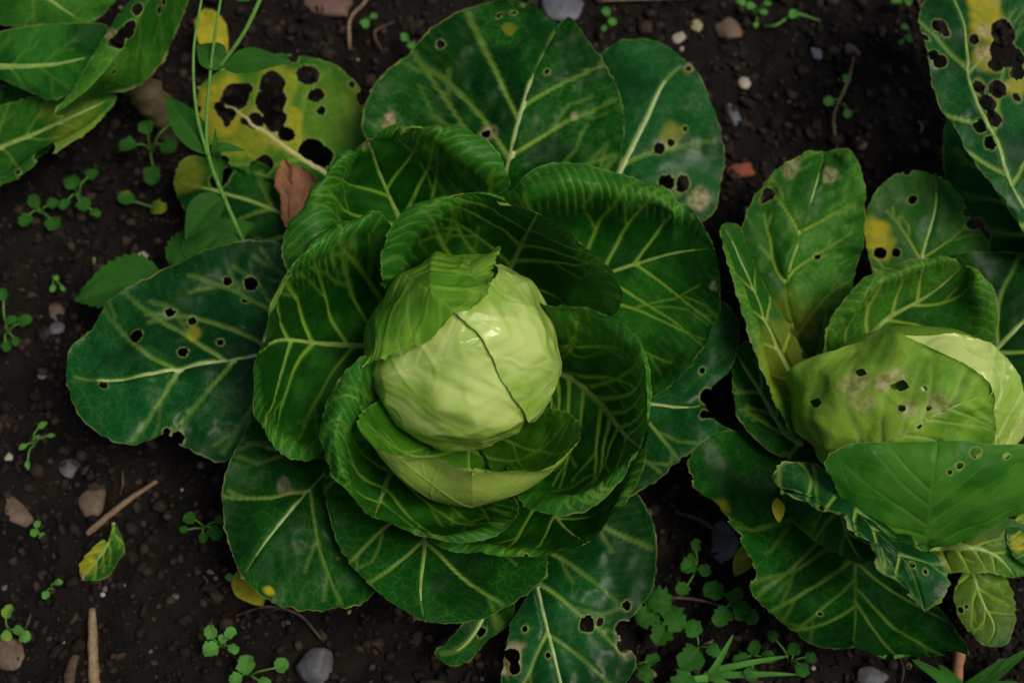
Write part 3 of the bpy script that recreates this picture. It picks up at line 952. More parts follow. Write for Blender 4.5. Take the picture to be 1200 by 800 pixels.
leaf(HEAD, o3, 9, head_outline([(640, 425), (610, 405), (572, 388)], HC, HR), M_HEAD, base=head_outline([('d', .9, .0, -.45)], HC, HR)[0], pet=1.5, wave=0.002, quilt=0.0003, vw=0.45, nveins=6, va=0.55, rib=False,
     wrap=make_wrap(HC, HR, 0.0058, 0.001, 6), name='wrapper_leaf', streak=0.6, res=(130, 60), ragged=0.0008, comb=0, brown=[(617, 445, 2.5, .2), (604, 362, 1.5, .2)])
o1 = head_outline([('d', -.7, .4, -.6), ('d', -.95, .0, -.4), ('d', -.97, -.25, -.15), ('l', 428, 452, .9), ('l', 448, 440, .7), ('l', 482, 418, .4), (512, 397), (535, 374), (552, 371), ('l', 570, 350, .5), ('l', 580, 324, 1.0), ('l', 589, 302, 1.3), ('d', .25, .9, -.1), ('d', .0, .85, -.5), ('d', -.4, .7, -.6)], HC, HR)
leaf(HEAD, o1, 7, head_outline([(470, 318), (500, 345), (522, 362)], HC, HR), M_HEADG, base=head_outline([('d', -.65, .6, -.45)], HC, HR)[0], pet=0.8, wave=0.0022, quilt=0.0008, vw=0.5, nveins=6, va=0.55, rib=False,
     wrap=make_wrap(HC, HR, 0.0085, 0.002, 9), name='wrapper_leaf', streak=0.9, res=(150, 66), ragged=0.0018, comb=0.3)

# ================================================================== right-hand cabbage
RC = P(1072, 468, 10.5)
RR = np.array([0.087, 0.064, 0.060])
axr = np.array([RC[0], RC[1], 0.0])
CBR = thing('cabbage', (axr[0], axr[1], hz(axr[0], axr[1])), 'lighter green cabbage with a hole-riddled, scarred head and crinkled leaves', 'cabbage', 'cabbages growing in the bed')
stem(CBR, axr, 0.08, 0.018)
leaf(CBR, [(1120, 640, 4), (1128, 665, 4.4), (1117, 700, 4.6), (1128, 730, 4.6), (1158, 757, 4.6), (1180, 755, 4.6), (1190, 722, 4.6), (1186, 690, 4.6), (1165, 655, 4.4)], 4,
     [(1138, 660, 4.6), (1150, 700, 4.8), (1165, 735, 4.8)], M_RLEAF, base=(1128, 630, 4), res=(80, 32), wave=0.003, holes=[(1123, 716, 3), (1130, 712, 3)], rib_w=0.6, nveins=5, yel=[(1150, 700, 60, 0.12)])
leaf(CBR, [(1085, 668, 5.5), (1112, 672, 6), (1150, 668, 6), (1192, 676, 6), (1225, 660, 6), (1215, 625, 6.4), (1170, 605, 7), (1130, 612, 7)], 3,
     [(1130, 640, 7), (1165, 650, 6.8)], M_RLEAF, base=(1090, 640, 5), res=(80, 32), wave=0.005, nveins=5, yel=[(1110, 640, 70, 0.15)])
leaf(CBR, [(1195, 600, 6), (1180, 622, 7), (1190, 655, 7), (1230, 670, 7), (1260, 640, 7), (1240, 600, 7)], 2, [(1205, 625, 7), (1205, 645, 7)], M_RLEAF, base=(1200, 590, 5), res=(60, 26), rib=False, yel=[(1190, 635, 14, 0.9)], brown=[(1186, 640, 5, 0.8)])
leaf(CBR, [(1110, 400, 6), (1120, 330, 7.5), (1118, 302, 8), (1160, 296, 8.5), (1215, 300, 9), (1280, 330, 9), (1300, 400, 9), (1290, 480, 8.5), (1230, 520, 7), (1160, 480, 6)], 5,
     [(1120, 440, 6), (1165, 410, 7.5), (1205, 372, 8.5), (1250, 345, 9)], M_OUT, axis=axr, zb=5, wave=0.005, nveins=6)
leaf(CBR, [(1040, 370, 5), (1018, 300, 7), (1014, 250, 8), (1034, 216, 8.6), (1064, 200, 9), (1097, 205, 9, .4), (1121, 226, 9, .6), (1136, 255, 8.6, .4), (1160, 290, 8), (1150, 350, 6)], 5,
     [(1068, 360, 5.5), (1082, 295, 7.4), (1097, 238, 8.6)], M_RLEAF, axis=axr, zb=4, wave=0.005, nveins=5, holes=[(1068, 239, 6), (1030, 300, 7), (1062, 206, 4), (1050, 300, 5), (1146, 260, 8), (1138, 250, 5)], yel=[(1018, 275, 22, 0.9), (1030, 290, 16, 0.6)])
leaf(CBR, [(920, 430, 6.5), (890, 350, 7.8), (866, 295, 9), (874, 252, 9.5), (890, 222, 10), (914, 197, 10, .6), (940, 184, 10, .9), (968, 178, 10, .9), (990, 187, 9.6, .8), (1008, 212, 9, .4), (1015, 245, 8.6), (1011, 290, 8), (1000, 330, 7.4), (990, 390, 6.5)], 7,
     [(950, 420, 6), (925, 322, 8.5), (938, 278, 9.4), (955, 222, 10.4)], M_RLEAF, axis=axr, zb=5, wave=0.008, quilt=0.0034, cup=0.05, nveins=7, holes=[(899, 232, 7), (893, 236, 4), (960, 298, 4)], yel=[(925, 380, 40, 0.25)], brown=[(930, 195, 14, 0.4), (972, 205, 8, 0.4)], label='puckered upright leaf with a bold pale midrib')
leaf(CBR, [(930, 540, 6), (892, 522, 7.5), (866, 492, 8), (858, 452, 8.3), (862, 412, 8.6), (876, 398, 8.8), (905, 440, 8.2), (935, 480, 7)], 4,
     [(925, 510, 6.6), (892, 460, 7.4)], M_OUT, base=(960, 525, 5), res=(80, 34), wave=0.003, nveins=5)
leaf(CBR, [(920, 505, 6), (862, 503, 6.6), (828, 510, 8), (808, 530, 8.6), (803, 556, 8.8), (816, 577, 8.8), (840, 594, 8.8), (856, 616, 8.8), (868, 640, 8.8), (880, 660, 8.8), (880, 690, 8.8), (899, 716, 8.8), (925, 736, 9), (956, 748, 9.2), (1000, 754, 9.4, 0, .8), (1050, 766, 9.6, 0, 1), (1090, 768, 9.6, 0, .8), (1118, 761, 9.6, 0, .3), (1137, 768, 9.6), (1124, 742, 9.2), (1098, 708, 8.8), (1060, 650, 7)], 14,
     [(1012, 600, 5.6), (1003, 660, 5.8), (1003, 705, 6.8), (1002, 738, 8.4)], M_OUT, base=(1020, 560, 5), res=(150, 66), va=0.4, rib=False, zp=1.6, cup=0.04, wave=0.006, nveins=8, holes=[(811, 556, 4), (882, 668, 9), (875, 660, 5), (862, 625, 4), (852, 606, 4), (963, 716, 3), (1043, 778, 4)], brown=[(845, 603, 8, 0.6)], yel=[(840, 600, 14, 0.3)], ragged=0.002, vw=1.1, label='wide dark lower leaf with a wavy bitten margin')
leaf(CBR, [(930, 560, 7), (918, 592, 8), (940, 620, 8.3), (975, 645, 8.6), (1012, 660, 8.8), (1036, 650, 8.8), (1030, 610, 8)], 4,
     [(985, 590, 7.4), (995, 630, 8.2)], M_MID, base=(985, 550, 6), res=(90, 36), nveins=5, wave=0.003)
leaf(CBR, [(930, 508, 9), (906, 470, 11, .4), (886, 420, 12, 1), (868, 365, 12.6, 1.2), (853, 315, 12.8, 1), (845, 282, 12.6, .6), (849, 262, 12.2), (866, 262, 11.4), (886, 300, 10), (908, 350, 8.6), (934, 400, 8), (955, 450, 7.4)], 6,
     [(938, 455, 6.6), (905, 390, 8.4), (878, 320, 11)], M_RLEAF, base=(965, 510, 6), wave=0.005, nveins=7, yel=[(920, 430, 45, 0.28), (915, 395, 25, 0.25)], holes=[(852, 262, 4)])
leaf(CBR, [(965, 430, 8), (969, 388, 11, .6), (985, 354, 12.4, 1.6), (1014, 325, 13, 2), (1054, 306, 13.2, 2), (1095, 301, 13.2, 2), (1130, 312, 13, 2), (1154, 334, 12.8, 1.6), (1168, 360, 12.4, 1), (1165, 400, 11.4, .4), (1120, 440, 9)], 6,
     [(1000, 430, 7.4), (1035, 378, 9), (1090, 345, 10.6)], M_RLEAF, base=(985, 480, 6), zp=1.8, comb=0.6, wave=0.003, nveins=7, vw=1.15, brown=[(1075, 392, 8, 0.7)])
RHEAD = head_core(CBR, RC, RR * 0.97, M_RHEAD, seed=5)
RHEAD['label'] = 'loose light green head with scars and holes'
oa = head_outline([(1180, 530), (1188, 510), (1192, 488), (1189, 460), (1172, 432), (1150, 408), (1125, 400), (1090, 397), (1052, 404), (1060, 440), (1090, 480), (1130, 520)], RC, RR)
leaf(RHEAD, oa, 6, head_outline([(1165, 500), (1155, 460), (1135, 425)], RC, RR), M_HEAD, base=head_outline([(1160, 545)], RC, RR)[0], wave=0.003, nveins=5, vw=0.6, rib=False, name='wrapper_leaf', streak=0.35, wrap=make_wrap(RC, RR, 0.003, 0.003), holes=[(1152, 450, 2), (1092, 409, 3)], res=(90, 40))
ob = head_outline([(985, 545), (948, 515), (936, 490), (946, 455), (974, 423), (1008, 409), (1028, 400), (1060, 407), (1100, 425), (1134, 444), (1152, 462), (1158, 490), (1154, 515), (1120, 530), (1060, 538)], RC, RR)
leaf(RHEAD, ob, 10, head_outline([(1045, 512), (1080, 490), (1120, 472)], RC, RR), M_RHEAD, base=head_outline([(1015, 540)], RC, RR)[0], wave=0.006, quilt=0.0022, nveins=7, va=0.45, vw=0.8, rib=True, rib_w=0.5, name='wrapper_leaf', streak=0.35, wrap=make_wrap(RC, RR, 0.009, 0.003, 6),
     holes=[(954, 472, 6), (1053, 452, 6), (1046, 455, 4), (1084, 459, 4), (1090, 481, 3), (1079, 502, 3), (1055, 482, 4), (1006, 438, 5)], brown=[(1005, 446, 16, 0.55), (1032, 450, 10, 0.7), (1055, 440, 10, 0.5), (1066, 485, 10, 0.5), (1102, 474, 12, 0.45), (1012, 470, 12, 0.4)], res=(110, 52))
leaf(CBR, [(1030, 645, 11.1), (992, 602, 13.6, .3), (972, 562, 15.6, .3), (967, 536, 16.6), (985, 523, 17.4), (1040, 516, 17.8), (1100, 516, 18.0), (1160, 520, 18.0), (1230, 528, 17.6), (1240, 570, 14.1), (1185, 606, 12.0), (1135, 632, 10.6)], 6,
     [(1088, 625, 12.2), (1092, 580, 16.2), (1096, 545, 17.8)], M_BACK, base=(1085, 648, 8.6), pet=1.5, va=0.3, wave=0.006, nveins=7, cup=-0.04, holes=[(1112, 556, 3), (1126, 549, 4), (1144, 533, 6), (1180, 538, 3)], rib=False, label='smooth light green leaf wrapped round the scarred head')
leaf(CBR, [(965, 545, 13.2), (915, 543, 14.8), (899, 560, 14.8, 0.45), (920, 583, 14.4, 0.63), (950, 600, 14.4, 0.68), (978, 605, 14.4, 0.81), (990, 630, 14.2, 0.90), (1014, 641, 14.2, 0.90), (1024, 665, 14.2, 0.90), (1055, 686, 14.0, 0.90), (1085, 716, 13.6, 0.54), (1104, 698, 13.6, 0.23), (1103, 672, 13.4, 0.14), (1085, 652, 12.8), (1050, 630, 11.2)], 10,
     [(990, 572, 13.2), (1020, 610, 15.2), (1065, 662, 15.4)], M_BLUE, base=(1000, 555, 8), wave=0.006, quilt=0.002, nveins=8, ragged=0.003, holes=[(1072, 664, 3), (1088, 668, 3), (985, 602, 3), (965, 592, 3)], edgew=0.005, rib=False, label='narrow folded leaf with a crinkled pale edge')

# ================================================================== cabbage beyond the upper left corner
axl = P(70, 40, 9)
CBL = thing('cabbage', (axl[0], axl[1], hz(axl[0], axl[1])), 'young loose cabbage on a bare ringed stalk with smooth folded leaves', 'cabbage', 'cabbages growing in the bed')
tube('stem', [G(206, 158, -0.01), P(184, 124, 3.2), P(160, 96, 5.5), P(120, 70, 7.5), P(85, 45, 9.5)], [0.014, 0.0135, 0.015, 0.016, 0.016], M_STEM, CBL, seg=16, bump=0.3)
leaf(CBL, [(-30, 105, 6), (0, 100, 6.5), (60, 112, 7.5), (82, 140, 7.8), (50, 182, 7), (0, 205, 6.5)], 3, [(10, 150, 7), (50, 145, 7.4)], M_MID, base=(-60, 150, 6), res=(80, 34), nveins=5)
leaf(CBL, [(-40, -40, 10), (-45, 0, 10.4), (0, 30, 11), (50, 31, 11.2), (100, 28, 11.4), (135, 0, 11.6), (125, -45, 11.6), (60, -85, 11)], 4, [(20, -25, 11), (65, 5, 11.2)], M_RLEAF, base=(-40, -90, 9), res=(100, 44), nveins=6, va=0.45, wave=0.003)
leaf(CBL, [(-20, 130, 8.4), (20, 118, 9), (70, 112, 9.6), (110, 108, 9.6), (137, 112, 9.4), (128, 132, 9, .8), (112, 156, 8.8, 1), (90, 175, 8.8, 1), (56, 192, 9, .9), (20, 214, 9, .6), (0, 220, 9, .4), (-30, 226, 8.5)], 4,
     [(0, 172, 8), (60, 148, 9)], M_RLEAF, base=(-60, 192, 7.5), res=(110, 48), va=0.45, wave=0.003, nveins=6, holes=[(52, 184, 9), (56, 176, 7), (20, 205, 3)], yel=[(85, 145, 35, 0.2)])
leaf(CBL, [(-30, 42, 12.4), (0, 36, 13), (40, 29, 13.4), (90, 27, 13.5), (125, 30, 13.4), (115, 65, 12.8), (92, 98, 12.2), (66, 117, 11.8), (30, 107, 11.4), (0, 93, 11), (-30, 95, 10.6)], 5,
     [(0, 78, 11.8), (55, 76, 12.2)], M_MID, base=(-70, 70, 10), res=(110, 48), nveins=5, va=0.45, wave=0.002, vw=0.6)
leaf(CBL, [(165, -20, 15), (150, 0, 15), (138, 17, 15), (122, 42, 15), (110, 66, 15), (92, 95, 14.6), (74, 120, 14.2), (63, 134, 13.8), (85, 129, 11.8), (110, 113, 11.2), (150, 106, 10.8), (175, 93, 10.4), (192, 72, 10.2), (206, 40, 10.2), (222, 0, 10.2), (228, -30, 11)], 7,
     [(180, -10, 15.2), (158, 30, 15.4), (130, 75, 15.2), (95, 112, 14.6)], M_RLEAF, base=(205, -60, 13), res=(130, 56), va=0.35, cup=-0.10, wave=0.002, nveins=6, vw=0.5, holes=[(148, 40, 8), (155, 34, 7), (138, 50, 9), (130, 54, 6), (165, 8, 7), (164, 15, 4), (190, 12, 4), (136, 87, 3.5), (196, 2, 5)], brown=[(130, 42, 12, 0.6)], rib=False, label='arched smooth leaf with a torn hole at its rim')

# ================================================================== cabbage beyond the upper right corner
axt = P(1290, 260, 8)
CBT = thing('cabbage', (axt[0], axt[1], hz(axt[0], axt[1])), 'tall dark cabbage whose broad leaf is riddled with large brown-rimmed holes', 'cabbage', 'cabbages growing in the bed')
stem(CBT, axt, 0.09, 0.017)
leaf(CBT, [(1180, 310, 7), (1140, 270, 7.4), (1112, 220, 8), (1105, 170, 8.4), (1115, 130, 8.8), (1150, 140, 9), (1190, 180, 9), (1230, 240, 8.5)], 4, [(1215, 275, 7.8), (1165, 215, 8.6)], M_BLUE, axis=axt, zb=6, res=(90, 40), nveins=6, holes=[(1140, 268, 10), (1150, 276, 8)])
leaf(CBT, [(1260, 310, 11), (1205, 284, 13.2), (1190, 252, 14), (1165, 221, 14.6), (1140, 186, 15), (1120, 152, 15.2), (1100, 120, 15.4), (1090, 90, 15.6), (1085, 62, 15.6), (1074, 32, 15.6), (1082, 0, 15.6), (1100, -40, 15.6), (1160, -70, 15.6), (1230, -60, 15.6), (1290, 20, 15), (1300, 120, 14), (1290, 200, 12)], 11,
     [(1250, 290, 12), (1200, 238, 14.4), (1166, 156, 15.4), (1141, 106, 15.8), (1130, 30, 16)], M_BLUE, axis=axt, zb=8, res=(150, 66), wave=0.005, quilt=0.0018, nveins=7, rib_w=0.7, cup=0.03,
     holes=[(1178, 38, 15), (1172, 55, 15), (1182, 70, 15), (1190, 88, 10), (1168, 72, 10), (1150, 103, 9), (1172, 105, 11), (1160, 120, 10), (1168, 137, 11), (1152, 147, 8), (1158, 168, 8), (1143, 50, 7), (1104, 28, 9), (1106, 40, 5), (1088, 42, 6), (1104, 70, 9), (1098, 64, 6), (1195, 115, 6)],
     yel=[(1155, 30, 26, 0.8), (1160, 70, 20, 0.5), (1190, 100, 14, 0.7), (1150, 0, 20, 0.8)], brown=[(1152, 38, 12, 0.75), (1155, 58, 10, 0.6), (1180, 100, 8, 0.4)], label='broad blue-green leaf pierced by large brown-rimmed holes')
# ------------------------------------------------------------------ weeds, litter, stones
rg = random.Random(11)


def blade(name, parent, base, tip, width, mat, shape='oval', arch=0.12, fold=0.12, n=(16, 6), up=(0, 0, 1), seed=0, yel=0.0, wav=0.05):
    base, tip = np.asarray(base, float), np.asarray(tip, float)
    ax_ = tip - base
    L = np.linalg.norm(ax_)
    t = ax_ / L
    upv = np.array(up, float)
    sdv = np.cross(t, upv)
    if np.linalg.norm(sdv) < 1e-3:
        sdv = np.array([1.0, 0, 0])
    sdv /= np.linalg.norm(sdv)
    nn = np.cross(sdv, t)
    nu, nh = n
    u = np.linspace(0, 1, nu)
    if shape == 'round':
        wv = np.sqrt(np.clip(1 - (2 * u ** 0.85 - 1) ** 2, 0, 1)) ** 0.85 * (1 + 0.06 * np.cos(u * 31))
    elif shape == 'lance':
        wv = np.sin(math.pi * u ** 0.7) ** 1.1
    elif shape == 'grass':
        wv = np.clip(1 - u, 0, 1) ** 0.5 * np.clip(u * 8, 0, 1)
    else:
        wv = np.sin(math.pi * u ** 0.85) ** 0.75
    ww = wv.copy()
    v = np.linspace(-1, 1, 2 * nh + 1)
    Wd = width / 2 * ww[:, None] * np.ones((1, len(v)))
    if shape == 'serr':
        wv2 = np.sin(math.pi * u ** 0.62) ** 0.9
        Wd = width / 2 * wv2[:, None] * (1 + 0.16 * ((u * 11) % 1.0)[:, None] * (np.abs(v) ** 4)[None])
    elif shape == 'lobed':
        Wd = width / 2 * (np.sqrt(np.clip(1 - (2 * u - 1) ** 2, 0, 1)) ** 0.8 * (1 + 0.16 * np.cos(u * 22)))[:, None] * np.ones((1, len(v)))
    Wd = Wd * (1 + (0.24 if shape in ('round', 'lobed') else 0.05) * vn(np.stack([np.broadcast_to(u[:, None] * 9, Wd.shape), np.broadcast_to(np.sign(v)[None] * 3, Wd.shape), np.full(Wd.shape, seed * 0.77)], -1), 3))
    aa = np.abs(v)[None]
    bend = arch * L * (4 * u * (1 - u))[:, None]
    pp_ = base + t * (u * L)[:, None]
    Q = pp_[:, None] + sdv * (v[None] * Wd)[..., None] + nn * (bend + fold * Wd * aa + wav * width * vn(np.stack([np.broadcast_to(u[:, None] * 4, Wd.shape), np.broadcast_to(v[None] * 2, Wd.shape), np.full(Wd.shape, seed * 1.3)], -1), seed))[..., None]
    ii = np.arange(nu * len(v)).reshape(nu, len(v))
    Fq = np.stack([ii[:-1, :-1], ii[1:, :-1], ii[1:, 1:], ii[:-1, 1:]], -1).reshape(-1, 4)
    if nn[2] < 0:
        Fq = Fq[:, ::-1]
    o = mesh_obj(name, Q.reshape(-1, 3), Fq, mat)
    ve = (1 - sstep(0.0, 0.16, aa)) * (1 - 0.6 * u[:, None]) * 0.6
    lat = 1 - sstep(0.02, 0.14, np.abs(((u[:, None] * 7 - aa * 1.6) % 1) - 0.5))
    ve = np.maximum(ve, 0.22 * lat * (aa < 0.9))
    flat = Q.reshape(-1, 3)
    fattr(o, 'vein', ve.reshape(-1))
    fattr(o, 'edge', np.zeros(len(flat)))
    yy = np.clip(yel + (0.5 * vn(flat * 90, seed) if 0 < yel < 1 else 0), 0, 1) * np.ones(len(flat))
    fattr(o, 'yel', yy)
    fattr(o, 'brown', np.zeros(len(flat)))
    fattr(o, 'n1', 0.5 + 0.36 * fbm(flat * 40, seed, 2))
    fattr(o, 'n4', np.full(len(flat), 0.4))
    uvl = o.data.uv_layers.new(name='UVMap')
    if parent is not None:
        place(o, parent)
    return o


def weed(px, py, leaves, label, mat=None, shape='round', cat='weed', group='small weeds in the soil', zc=1.6, name='weed', spread=0.35, yel=0.0):
    """leaves: (leaf centre px, py, size px)"""
    mat = mat or M_WEEDL
    b0 = G(px, py)
    root = thing(name, tuple(b0), label, cat, group)
    for k, lf_ in enumerate(leaves):
        lx, ly, ls = lf_[:3]
        z = lf_[3] if len(lf_) > 3 else zc + rg.uniform(-.4, .6)
        c = P(lx, ly, z)
        L = ls / 1290.0 * 0.8
        d = c - b0
        d[2] = 0
        if np.linalg.norm(d) < 0.004:
            a = rg.uniform(0, 6.28)
            d = np.array([math.cos(a), math.sin(a), 0])
        d /= np.linalg.norm(d)
        a = rg.uniform(-.4, .4)
        d = np.array([d[0] * math.cos(a) - d[1] * math.sin(a), d[0] * math.sin(a) + d[1] * math.cos(a), rg.uniform(-.1, .25)])
        s_ = c - d * L * 0.5
        e_ = c + d * L * 0.5
        mid_ = (b0 + s_) / 2 + np.array([0, 0, 0.3 * abs(s_[2] - b0[2])])
        tube('stalk', [b0 + np.array([0, 0, -0.003]), mid_, s_ + d * L * 0.1], [0.0011, 0.0009, 0.0007], M_WSTEM, root, seg=6)
        blade('leaf', root, s_, e_, L * rg.uniform(.72, 1.02) * (0.62 if shape in ('oval', 'serr') else 1.0), mat, shape, arch=rg.uniform(-.05, .22), fold=rg.uniform(.05, .45), seed=rg.randint(0, 999), yel=yel)
    return root


SV, SF = IV.copy(), IFc.copy()


def subdiv(v, f):
    v = v.tolist()
    cache = {}
    def mid(a, b):
        k = (min(a, b), max(a, b))
        if k not in cache:
            p = np.array(v[a]) + np.array(v[b])
            v.append((p / np.linalg.norm(p)).tolist())
            cache[k] = len(v) - 1
        return cache[k]
    out = []
    for a, b, c in f:
        ab, bc, ca_ = mid(a, b), mid(b, c), mid(c, a)
        out += [(a, ab, ca_), (b, bc, ab), (c, ca_, bc), (ab, bc, ca_)]
    return np.array(v), np.array(out)


S1 = subdiv(IV, IFc)
S2 = subdiv(*S1)


def stone(px, py, wpx, hpx, mat, label, cat='stone', rot=0.0, flat=0.55, group=None, name='stone', box=0.0, seed=None, fine=True, sink=0.35):
    sd_ = rg.randint(0, 9999) if seed is None else seed
    v, f = S2 if fine else S1
    d = v.copy()
    if box:
        d = np.sign(d) * np.abs(d) ** (1 - box)
        d /= np.abs(d).max()
    d = d * (1 + 0.22 * fbm(v * 1.5, sd_, 2))[:, None]
    # flatten a few facets
    rr = np.random.RandomState(sd_)
    for _ in range(7 if fine else 3):
        nrm = rr.randn(3)
        nrm /= np.linalg.norm(nrm)
        h = d @ nrm
        lim = rr.uniform(.55, .85)
        over = np.clip(h - lim, 0, None)
        d -= over[:, None] * nrm * 0.85
    k = 1 / 1285.0
    sx, sy = wpx * k / 2, hpx * k / 2
    s3 = np.array([sx, sy, min(sx, sy) * flat])
    d = d * s3
    cr_, sr = math.cos(rot), math.sin(rot)
    d = np.stack([d[:, 0] * cr_ - d[:, 1] * sr, d[:, 0] * sr + d[:, 1] * cr_, d[:, 2]], -1)
    g_ = G(px, py)
    o = mesh_obj(name, d, f, mat, smooth=False if not fine else True)
    o.location = (g_[0], g_[1], g_[2] + s3[2] * (1 - 2 * sink))
    tag(o, label, cat, group)
    return o


def twig(pts, radii, mat, label, cat='twig', name='twig', group=None, bump=0.25):
    o = tube(name, pts, radii, mat, None, seg=7, bump=bump, seed=rg.randint(0, 99))
    c = np.array(pts[0])
    n = len(o.data.vertices)
    co = np.empty(n * 3, dtype=np.float32)
    o.data.vertices.foreach_get('co', co)
    o.data.vertices.foreach_set('co', (co.reshape(-1, 3) - c).astype(np.float32).ravel())
    o.location = tuple(c)
    tag(o, label, cat, group)
    return o


# --- stones that can be told apart
stone(386, 6, 66, 44, STONES['tile'], 'flat brown broken tile half sunk in the soil behind the main cabbage', 'tile', rot=-.35, flat=.35, box=.5, name='tile_shard')
stone(664, 8, 60, 50, STONES['slate'], 'flat grey slate lying behind the tallest cabbage leaf', 'slate', rot=.1, flat=.3, box=.6, name='slate')
stone(856, 38, 38, 34, STONES['brown'], 'squarish brown stone on the open soil', rot=.2, box=.3)
stone(815, 31, 20, 20, STONES['yellow'], 'small yellowish stone beside the squarish brown stone')
stone(796, 46, 20, 17, STONES['pale'], 'small beige stone between yellowish stone and cabbage leaf')
stone(873, 98, 19, 17, STONES['pale'], 'bright cream pebble standing out on the open soil', 'pebble')
stone(860, 138, 17, 36, STONES['slate'], 'narrow grey slate chip on the open soil', 'slate chip', rot=.35, flat=.5, name='slate_chip')
stone(956, 61, 13, 24, STONES['slate'], 'pale bluish splinter of stone on the open soil', 'stone chip', rot=.3, name='slate_chip')
stone(998, 62, 17, 24, STONES['brown'], 'tan stone beside the pale creeping stalk', rot=.5)
stone(868, 202, 34, 22, STONES['red'], 'red shard of clay pot between the two large cabbages', 'shard', rot=.15, flat=.5, box=.4, name='clay_shard')
stone(1008, 168, 20, 18, STONES['brown'], 'small brown stone behind the lighter cabbage')
stone(66, 365, 22, 28, STONES['brown'], 'upper of two touching stones left of the bluish leaf', rot=.2)
stone(68, 385, 20, 18, STONES['grey'], 'lower of two touching stones left of the bluish leaf')
stone(164, 298, 17, 14, STONES['pale'], 'cream pebble above the bluish flat leaf', 'pebble')
stone(113, 306, 10, 11, STONES['yellow'], 'tiny tan pebble near the jagged nettle leaf', 'pebble')
stone(111, 590, 36, 36, STONES['brown'], 'rounded ochre brown stone beside the dry straw', rot=.3)
stone(18, 600, 48, 26, STONES['brown'], 'long brown stone, largest on the soil under the bluish leaf', rot=-.7, box=.2)
stone(80, 550, 22, 24, STONES['grey'], 'grey stone above the rounded ochre stone', rot=.2)
stone(371, 777, 46, 50, STONES['grey'], 'smooth grey stone below the lowest dark leaves', rot=.4, flat=.7)
stone(10, 765, 44, 34, STONES['brown'], 'flat brown stone beside the yellowish weed', rot=-.5, box=.3)
stone(845, 636, 38, 46, STONES['grey'], 'grey stone in the dark gap between the two large cabbages', rot=-.3)
stone(1020, 792, 40, 26, STONES['grey'], 'grey stone under the lighter cabbage', rot=.1)
stone(10, 536, 11, 13, STONES['pale'], 'white pebble beside the twin-leaved sprout', 'pebble')
stone(206, 259 + 440, 9, 9, STONES['grey'], 'small pale grey pebble near the yellow leaf scrap', 'pebble')
for k in range(150):
    x, y = rg.uniform(5, 1195), rg.uniform(5, 795)
    m = rg.choice(['pale', 'grey', 'brown', 'yellow', 'slate', 'brown', 'grey'])
    w_ = 3.5 + 9 * rg.random() ** 2.2
    stone(x, y, w_, w_ * rg.uniform(.7, 1.3), STONES[m], {'pale': 'tiny cream white pebble', 'grey': 'tiny mid grey pebble', 'brown': 'tiny brown pebble', 'yellow': 'tiny yellowish pebble', 'slate': 'tiny bluish slate pebble'}[m] + ' scattered on the dark soil', 'pebble', rot=rg.uniform(0, 3), group='tiny %s pebbles on the soil' % m, name='pebble', fine=False)

# --- twigs, stalks
twig([G(104, 627, .006), G(150, 592, .010), G(192, 561, .006)], [.0026, .0028, .0016], M_TWIG, 'dry tan straw lying across the soil by the fallen leaf', 'straw', 'straw')
twig([G(110, 714, .004), G(111, 755, .006), G(113, 810, .004)], [.0036, .0044, .0048], M_TWIG, 'straight thick dry stick on the soil', 'stick', 'stick')
twig([G(90, 768, .003), G(84, 790, .005), G(82, 815, .004)], [.0036, .005, .005], M_TWIGD, 'short dark stub of wood beside the straight stick', 'stick', 'stick')
twig([G(276, 722, .004), G(320, 713, .012), G(352, 722, .010), G(378, 750, .004)], [.0009, .0012, .0012, .0010], M_TWIGD, 'thin curved dark rootlet above the smooth grey stone', 'root', 'rootlet')
twig([G(981, 176, .002), G(975, 140, .010), G(990, 105, .012), G(999, 70, .006)], [.0014, .0014, .0012, .0008], M_TWIG, 'pale creeping stalk on the open soil', 'stalk', 'creeping_stalk')
twig([G(790, 600, .004), G(825, 615, .008), G(850, 635, .006)], [.0016, .0018, .0014], M_TWIGD, 'dark twig leaning on the stone between the cabbages', 'twig')
twig([G(760, 700, .004), G(815, 705, .012), G(850, 712, .004)], [.0014, .0014, .001], M_TWIGD, 'reddish dark twig among the small weeds', 'twig')
twig([G(1118, 760, .02), G(1119, 800, .006), G(1122, 830, .004)], [.005, .005, .005], M_DEAD, 'orange brown dead stalk under the lighter cabbage', 'stalk', 'dead_stalk')
twig([G(410, 60, .004), G(412, 30, .012), G(428, 10, .010), G(440, -10, .004)], [.0016, .0018, .0016, .0014], M_TWIG, 'bent tan stalk beside the broken brown tile', 'stalk', 'dry_stalk')
twig([G(448, 62, .003), G(440, 45, .010), G(462, 30, .006)], [.0014, .0014, .0010], M_TWIGD, 'small curled dark root beside the bent tan stalk', 'root', 'rootlet')
twig([G(700, 4, .004), G(760, 6, .010), G(830, 2, .008)], [.0012, .0014, .0012], M_TWIG, 'long thin pale runner behind the cabbages', 'runner', 'runner')
twig([G(893, 34, .003), G(905, 38, .010), G(930, 22, .008), G(960, 26, .004)], [.0010, .0012, .0012, .0008], M_WSTEM, 'thin green runner with round leaflets', 'runner', 'runner')
for k in range(26):
    x, y, a, l = rg.uniform(0, 1200), rg.uniform(0, 800), rg.uniform(0, 6.28), rg.uniform(12, 34)
    x2, y2 = x + l * math.cos(a), y + l * math.sin(a)
    twig([G(x, y, .003), G((x + x2) / 2 + 3, (y + y2) / 2, .006), G(x2, y2, .003)], [.0007, .0010, .0006], rg.choice([M_TWIG, M_TWIGD]), 'short broken bit of straw lying on dark soil', 'straw', 'straw', group='bits of straw on the soil')

